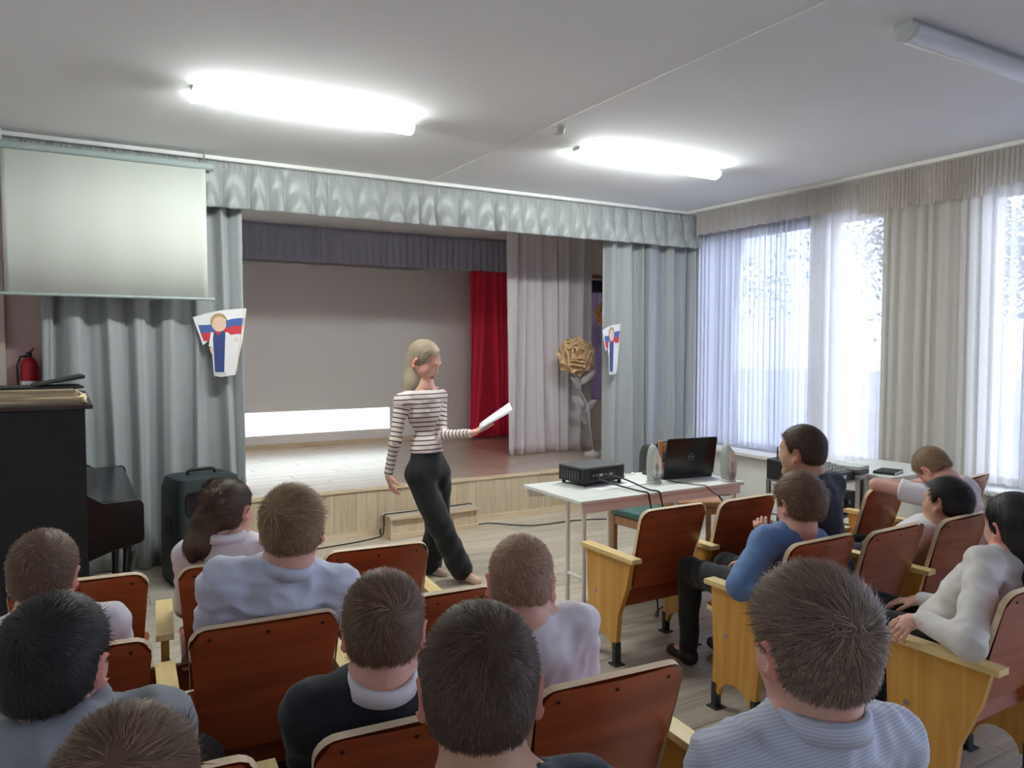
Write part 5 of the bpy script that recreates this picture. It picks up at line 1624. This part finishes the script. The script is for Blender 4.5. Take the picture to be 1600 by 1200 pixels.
    if o.get('collar'):
        cm_ = CL_[o['collar']]
        nb = 40; P_ = np.zeros((nb, 5, 3))
        gap = .16
        for i, a in enumerate(np.linspace(PI / 2 + gap, 2.5 * PI - gap, nb)):
            for j, (rr, zz) in enumerate(((.068, -.022), (.062, .006), (.064, .028), (.072, .024), (.080, -.004))):
                rr = rr * o.get('collar_r', 1.0)
                P_[i, j] = N + xa * rr * math.cos(a) * 1.02 + ya * (rr * math.sin(a) * 1.0 - .004) + t * (zz + .012 * math.sin(a) * -1)
        q = MB(); q.grid(P_); q.m = [0] * len(q.f)
        co = q.build('collar', cm_, sh, smooth=True)
        at = co.data.attributes.new('stripe', 'FLOAT', 'POINT'); at.data.foreach_set('value', np.array([5 + p[2] for p in q.v], np.float32))
        so = co.modifiers.new('thickness', 'SOLIDIFY'); so.thickness = .003
    # ---- trousers and shoes
    tr_ = [ell(P, (.142 * bw, .112 * bw, .10), RT_, .05)]
    lf = o.get('leg_fit', 0.0)
    for s in 'LR':
        h_, k_, a_ = J['h' + s], J['k' + s], J['a' + s]
        tr_ += [cap(h_, k_, .082 + lf * .3, .062 + lf * .6, .03), cap(k_, a_ + unit(k_ - a_) * .02, .060 + lf * .6, .046 + lf, .03)]
    wz = o.get('waist')
    tr_ += o.get('trouser_extra', lambda *_: [])(J, t, RT_)
    def post4(D, X, Y, Z):
        D = D + .0022 * (np.sin(38 * Z + 14 * X + 9 * np.sin(12 * Y)) + np.sin(55 * X + 20 * Z))
        if wz is not None:
            D = np.maximum(D, (X - wz[0]) * t[0] + (Y - wz[1]) * t[1] + (Z - wz[2]) * t[2])
        return D
    Vp, Fp = mesh_of(tr_, o.get('leg_h', .014), post4)
    link('trousers', fast_mesh('trousers', Vp, Fp, CL_[o.get('trousers', 'trousers')], True), body)
    for s in 'LR':
        a_, t_ = J['a' + s], J['t' + s]
        d = unit(t_ - a_) ; dn = np.array([0, 0, -1.])
        Vq, Fq = mesh_of([cap(a_ + dn * .015, a_ + dn * .035, .036, .036, .02), cap(a_ + dn * .035 - d * .02, t_, .036, .030, .03)], .009,
                         lambda D, X, Y, Z: np.maximum(D, (min(a_[2], t_[2]) - .070) - Z))
        link('shoe', fast_mesh('shoe', Vq, Fq, CL_[o.get('shoe', 'shoe')], True), body)
    return body
def unit_rows(v):
    return v / (np.linalg.norm(v, axis=1)[:, None] + 1e-9)

def to_local(p, loc, yaw):
    a = math.radians(yaw)
    q = np.array(p, float) - np.array(loc, float)
    return np.array([q[0] * math.cos(a) - q[1] * math.sin(a), q[0] * math.sin(a) + q[1] * math.cos(a), q[2]])
def seated(label, hip, yaw, head_px, d, face, o, arms=None, seat=.415, size=1.0):
    """hip (x, y) on the seat; head_px: photo pixel of the top of the head, at distance d; face: (yaw in the room, nod, tilt)"""
    loc = (hip[0], hip[1], 0.0)
    hs = o.get('hs', .97)
    o['hs'] = hs
    topw = W(head_px[0], head_px[1], d)
    L = lambda p: to_local(p, loc, yaw)
    Rh = rotm(face[0] - yaw, face[1], face[2])
    Hc = L(topw) - Rh @ (np.array([0, 0, .112 + o.get('hair_vol', .012)]) * hs * .97)
    P = np.array([0, 0, seat + .095])
    td = unit(Hc - P)
    u = unit(.6 * (Rh @ np.array([0, 0, 1.])) + .6 * td)
    N = Hc - u * o.get('neck_len', .102) * hs + Rh @ np.array([0, -.026, 0]) * hs
    t = unit(N - P)
    tw = math.radians(o.get('twist', 0))
    xa = np.array([math.cos(tw), -math.sin(tw), 0]); xa = unit(xa - t * (xa @ t))
    sw = o.get('shoulder', .148) * size
    ex = .195 - (.037 * o.get('build', 1.0) + o.get('fit', .012))      # elbows stay between the armrests
    J = {'head': Hc, 'Rh': Rh, 'neck': N, 'pelvis': P}
    for s, sg in (('L', -1), ('R', 1)):
        S = N - t * .070 + xa * sg * sw
        J['s' + s] = S
        J['e' + s] = np.array([np.clip(S[0] + sg * .03, -ex, ex), S[1] + .05, max(S[2] - .23, seat + .17)])
        J['w' + s] = np.array([sg * .075, J['e' + s][1] + .19, max(seat + .17, J['e' + s][2] - .06)])
        J['h' + s] = np.array([sg * .08, .03, seat + .085])
        J['k' + s] = np.array([sg * .11, o.get('thigh', .37), seat + .075])
        J['a' + s] = np.array([sg * .11, o.get('thigh', .37) + .01, .085])
        J['t' + s] = np.array([sg * .125, o.get('thigh', .37) + .13, .045])
        f = unit(J['w' + s] - J['e' + s])
        J['hand' + s] = (f + np.array([-sg * .3, 0, -.2]), np.array([0, 0, -1.]), .35)
    for k_, v in (arms or {}).items():
        if k_.startswith('hand'):
            q = [to_local(np.array(v[0]) + np.array(loc), loc, yaw), to_local(np.array(v[1]) + np.array(loc), loc, yaw)] + list(v[2:])
            J[k_] = tuple(q)
        else:
            J[k_] = L(v)
    return build_person(label, loc, yaw, J, o)
# ================================================================== the audience
GP = 'children seated in the theatre rows'
def hood(J, t, xa, ya):
    N = J['neck'] + t * .028; R = np.stack([xa, ya, t], 1)
    return [cap(N - ya * .035 - xa * .065 + t * .004, N - ya * .085 + t * -.002, .034, .042, .03), cap(N - ya * .035 + xa * .065 + t * .004, N - ya * .085 + t * -.002, .034, .042, .03),
            ell(N - ya * .10 - t * .05, (.10, .035, .07), R, .03), cap(N - xa * .07 + ya * .02, N - xa * .045 + ya * .06 - t * .03, .028, .022, .02), cap(N + xa * .07 + ya * .02, N + xa * .045 + ya * .06 - t * .03, .028, .022, .02)]
def sweat_neck(J, t, xa, ya):
    N = J['neck']
    return [cap(N - xa * .045 - ya * .03 - t * .012, N + xa * .045 - ya * .03 - t * .012, .022, .022, .03)]

seated('boy with cropped dark brown hair and bare neck, seen from straight behind', (.55, .93), 14, (750, 945), 1.12, (27, 6, 0),
       dict(hair='dark_brown', near=True, neck_len=.116, hs=1.04, shirt='navy_tee', sleeve='short', hair_len=(.024, .007), hair_vol=.010, seed=3, group=GP, neck_cut=.075, neck_off=-.002, neck_wide=1.25, skin='tan', whorl=(.015, -.075, .085), strands=11000, strand_w=.0014, lift=.3))
seated('boy in pale striped shirt with tousled ash brown hair, face turned to the stage', (1.08, .93), 14, (1268, 890), 1.27, (16, 2, 0),
       dict(hair='ash', near=True, hs=1.08, shirt='striped_pale', collar='striped_pale', hair_len=(.040, .010), hair_vol=.013, seed=4, group=GP, whorl=(-.005, -.088, .055), strands=11000, strand_w=.0014, lift=.42, curl=.3, fold=.006, stripe='back', shoulder=.158, build=1.06))
seated('child whose brown crown shows just in front of the grey hoodie', (.03, .97), 8, (205, 1106), .97, (24, 10, 0),
       dict(hair='brown', near=True, hs=1.0, shirt='white', seed=5, group=GP, hair_len=(.04, .02), hair_vol=.012, strands=7000))
seated('boy in grey hoodie with thick dark hair', (.09, 1.82), 14, (84, 931), 1.46, (26, 0, 0),
       dict(hair='black', near=True, hs=1.11, neck_len=.100, shirt='grey', top_name='hoodie', fit=.020, shirt_extra=hood, seed=6, group=GP, hair_len=(.028, .010), hair_vol=.013, fold=.005, shoulder=.160, neck_cut=.060, build=1.08, strands=9000, whorl=(.0, -.07, .085)))
seated('boy in black pullover and white collar with neat brown hair', (.63, 1.78), 10, (600, 894), 1.72, (23, 10, 0),
       dict(hair='brown', near=True, hs=1.06, shirt='black', collar='white', fit=.018, top_name='pullover', seed=7, group=GP, hair_len=(.038, .012), hair_vol=.013, fold=.004, shoulder=.150, swirl=1.5, whorl=(.02, -.09, .05), shirt_extra=sweat_neck, neck_cut=.066))
seated('boy with short reddish hair and white T-shirt, head bent forward', (1.13, 1.74), 10, (815, 839), 2.05, (24, 20, 4),
       dict(hair='red', near=True, hs=1.04, shirt='white', sleeve='short', seed=8, neck_len=.092, neck_cut=.05, group=GP, hair_len=(.022, .010), hair_vol=.009, fold=.004, swirl=1.8, whorl=(.0, -.085, .06), lift=.3, shoulder=.142, strands=8000))
seated('boy in pale blue shirt with fair brown combed hair', (.52, 2.56), 10, (456, 759), 2.36, (20, 4, 0),
       dict(hair='fair_brown', near=True, hs=1.10, shirt='pale_blue', collar='pale_blue', seed=9, group=GP, thigh=.30, hair_len=(.045, .014), hair_vol=.015, fold=.007, shoulder=.175, build=1.15, fit=.02, whorl=(-.03, -.08, .075), comb=(.35, .3, 0), strands=8000, swirl=.5))
seated('boy with fair brown hair and white T-shirt next to the piano', (-.02, 2.58), 8, (70, 829), 2.15, (14, 8, 0),
       dict(hair='brown', hs=1.02, shirt='white', sleeve='short', seed=10, group=GP, thigh=.30, hair_len=(.03, .012), hair_vol=.014, fold=.003, shoulder=.150))
def pony(Hc, Rh, hs, J):
    L = lambda p: to_local(p, PL[0], PL[1])
    a = Hc + Rh @ (np.array([0, -.105, .045]) * hs)
    p1, p2, p3, p4 = (L(W(*q)) for q in ((342, 772, 2.96), (328, 812, 2.92), (312, 850, 2.90), (300, 884, 2.90)))
    return [cap(a, p1, .038, .052, .02), cap(p1, p2, .052, .062, .02), cap(p2, p3, .062, .056, .02), cap(p3, p4, .056, .026, .02)]
PL = ((.55, 3.20, 0), 14)
seated('girl in white shirt with long dark ponytail', (.55, 3.20), 14, (362, 749), 2.98, (46, 6, 0),
       dict(hair='dark_brown', hs=1.0, shirt='white', collar='white', style='girl', long=pony, tie=(0, -.105, .045), seed=11, group=GP, shoulder=.135, fit=.010, hair_vol=.008))

# right-hand rows
seated('boy in blue sweatshirt leaning his elbow on the yellow armrest', (2.72, 2.42), 8, (1247, 739), 3.36, (10, 10, 4),
       dict(hair='brown', hs=1.12, shirt='blue', top_name='sweatshirt', fit=.02, seed=12, group=GP, hair_len=(.05, .02), hair_vol=.017, fold=.004, shirt_extra=sweat_neck, comb=(0, .6, 0), leg_h=.012, shoulder=.145),
       {'eL': Wz(1158, 916, .605), 'wL': W(1190, 848, 3.32), 'handL': ((-.1, .1, 1.), (.6, .5, 0), .95)})
seated('boy in dark T-shirt with short cropped hair, in profile', (3.14, 2.38), 0, (1251, 664), 3.70, (-18, 2, 0),
       dict(hair='dark_brown', hs=1.10, shirt='navy_tee', sleeve='short', seed=13, group=GP, hair_len=(.022, .008), hair_vol=.010, fold=.003, skin='tan', shoulder=.148))
e12 = W(1369, 757, 4.22); w12 = W(1432, 756, 4.42)
seated('boy in white T-shirt resting his head on folded arms over a chair back', (4.14, 2.24), 4, (1432, 709), 4.28, (10, 52, -10),
       dict(hair='fair_brown', hs=1.0, shirt='white', sleeve='short', seed=14, group=GP, hair_len=(.03, .012), hair_vol=.010, fold=.003, shoulder=.135),
       {'eL': e12, 'wL': w12, 'handL': ((1, .1, 0), (0, 0, -1), .3), 'eR': W(1492, 752, 4.15), 'wR': W(1445, 751, 4.52), 'handR': ((-1, .2, 0), (0, 0, -1), .3)})
seated('boy with black hair and white shirt slouching low in his seat', (3.69, 2.38), 0, (1486, 746), 3.74, (-4, -4, 12),
       dict(hair='black', hs=1.06, shirt='white', thigh=.28, seed=15, group=GP, hair_len=(.04, .018), hair_vol=.017, fold=.003, shoulder=.145, skin='tan'))
def long14(Hc, Rh, hs, J):
    H = lambda *p: Hc + Rh @ (np.array(p) * hs)
    N = J['neck']
    b = N + np.array([.0, -.045, -.07])
    return [cap(H(0, -.06, .03), H(0, -.075, -.05), .066, .062, .03), cap(H(0, -.075, -.05), b, .060, .058, .03), cap(b, b + np.array([.02, .0, -.10]), .056, .03, .03), cap(H(.05, -.02, .03), H(.055, -.03, -.09), .035, .028, .03), cap(H(-.045, -.035, .03), H(-.05, -.05, -.07), .036, .026, .03)]
seated('girl in off-white sweatshirt with dark hair, forearm hanging over the armrest', (2.85, 1.63), 4, (1580, 769), 2.84, (18, 6, 0),
       dict(hair='black', hs=1.08, shirt='offwhite', top_name='sweatshirt', style='girl', long=long14, seed=16, group=GP, fit=.015, fold=.005, shoulder=.145, shirt_extra=sweat_neck, hair_vol=.012, near=False, leg_h=.012),
       {'eL': (2.553, 1.385, .622), 'wL': Wz(1440, 968, .64), 'handL': (Wz(1400, 990, .60) - Wz(1440, 968, .64), (.2, .35, -1.), .5)})

# ================================================================== the reader in the striped top
SL = W(668, 735, 5.1); S_LOC = (SL[0], SL[1], 0.0); S_YAW = 152
Ls = lambda px, py, d: to_local(W(px, py, d), S_LOC, S_YAW)
Rh = rotm(139 - S_YAW, 24, 3)
hv = .010
J = {'Rh': Rh, 'head': Ls(674, 535, 5.1) - Rh @ np.array([0, 0, .139]), 'pelvis': Ls(668, 738, 5.1), 'neck': Ls(662, 603, 5.12),
     'sR': Ls(628, 626, 5.02), 'sL': Ls(687, 619, 5.20), 'eR': Ls(617, 690, 4.98), 'wR': Ls(607, 740, 5.0),
     'eL': Ls(690, 680, 5.12), 'wL': Ls(735, 677, 4.97),
     'hR': Ls(654, 742, 5.05), 'hL': Ls(684, 740, 5.16), 'kR': Ls(686, 818, 5.02), 'kL': Ls(684, 815, 5.22),
     'aR': Ls(722, 892, 5.17), 'aL': Ls(672, 884, 5.36), 'tR': Ls(746, 908, 5.10), 'tL': Ls(694, 897, 5.28)}
def loc_dir(v):
    return to_local(np.array(v, float) + np.array(S_LOC), S_LOC, S_YAW)
J['handR'] = (Ls(614, 764, 4.98) - Ls(607, 740, 5.0), loc_dir(RT * .7 + FW * .5), .30)
J['handL'] = (Ls(762, 668, 4.97) - Ls(735, 677, 4.97), loc_dir((0, 0, 1.0)), .10)
def long_reader(Hc, Rh, hs, J):
    H = lambda *p: Hc + Rh @ (np.array(p) * hs)
    a, b, c = Ls(650, 577, 5.13), Ls(644, 598, 5.10), Ls(640, 613, 5.07)
    return [cap(H(0, -.045, .03), a, .064, .060, .05), cap(a, b, .060, .055, .05), cap(b, c, .055, .040, .05),
            cap(H(-.055, -.02, .02), H(-.05, -.01, -.10), .026, .020, .02), cap(H(-.05, -.01, -.10), Ls(691, 618, 5.16), .020, .012, .02)]
def waist_extra(J, t, R):
    return [ell(J['pelvis'] + t * .075, (.118, .092, .15), R, .05)]
build_person('young woman in a striped boat-neck top and black trousers reading from white sheets', S_LOC, S_YAW, J,
             dict(hair='blond', neck_r=.72, eyes='down', hs=1.2, shirt='breton', style='girl', long=long_reader, seed=21, fit=.005, fold=.0022, near=True, build=.90, hem=-.135, waist=J['pelvis'] + unit(J['neck'] - J['pelvis']) * .15,
                  trouser_extra=waist_extra, leg_fit=.034, leg_h=.010, stripe=True, neck_cut=.062, neck_wide=1.75, neck_off=-.004, hair_vol=.008, shoe='beige_shoe', hand=.95, part=(0.0, .05, .11), strands=7000, strand_w=.002, top_name='striped_top'))
pp = thing('reading_sheets', 'white paper sheets held in the hand of the woman in stripes', 'paper', tuple(W(772, 653, 4.97) + np.array([0, 0, .001])))
a = unit(W(797, 638, 4.97) - W(745, 671, 4.97)); b = unit(FW * 1.0 + np.array([0, 0, .04]) + RT * -.12); b = unit(b - a * (a @ b)); n_ = np.cross(a, b)
for k in range(3):
    P_ = np.zeros((8, 4, 3))
    for i, u in enumerate(np.linspace(-.115, .125, 8)):
        for j, v in enumerate(np.linspace(-.085, .085, 4)):
            P_[i, j] = a * (u + .004 * k) + b * (v + .006 * k) + n_ * (-.10 * u * u + .003 * k + v * .6 * (u + .115))
    q = MB(); q.grid(P_); o_ = q.build('sheet', M['paper'], pp, smooth=True)
    so = o_.modifiers.new('thickness', 'SOLIDIFY'); so.thickness = .001
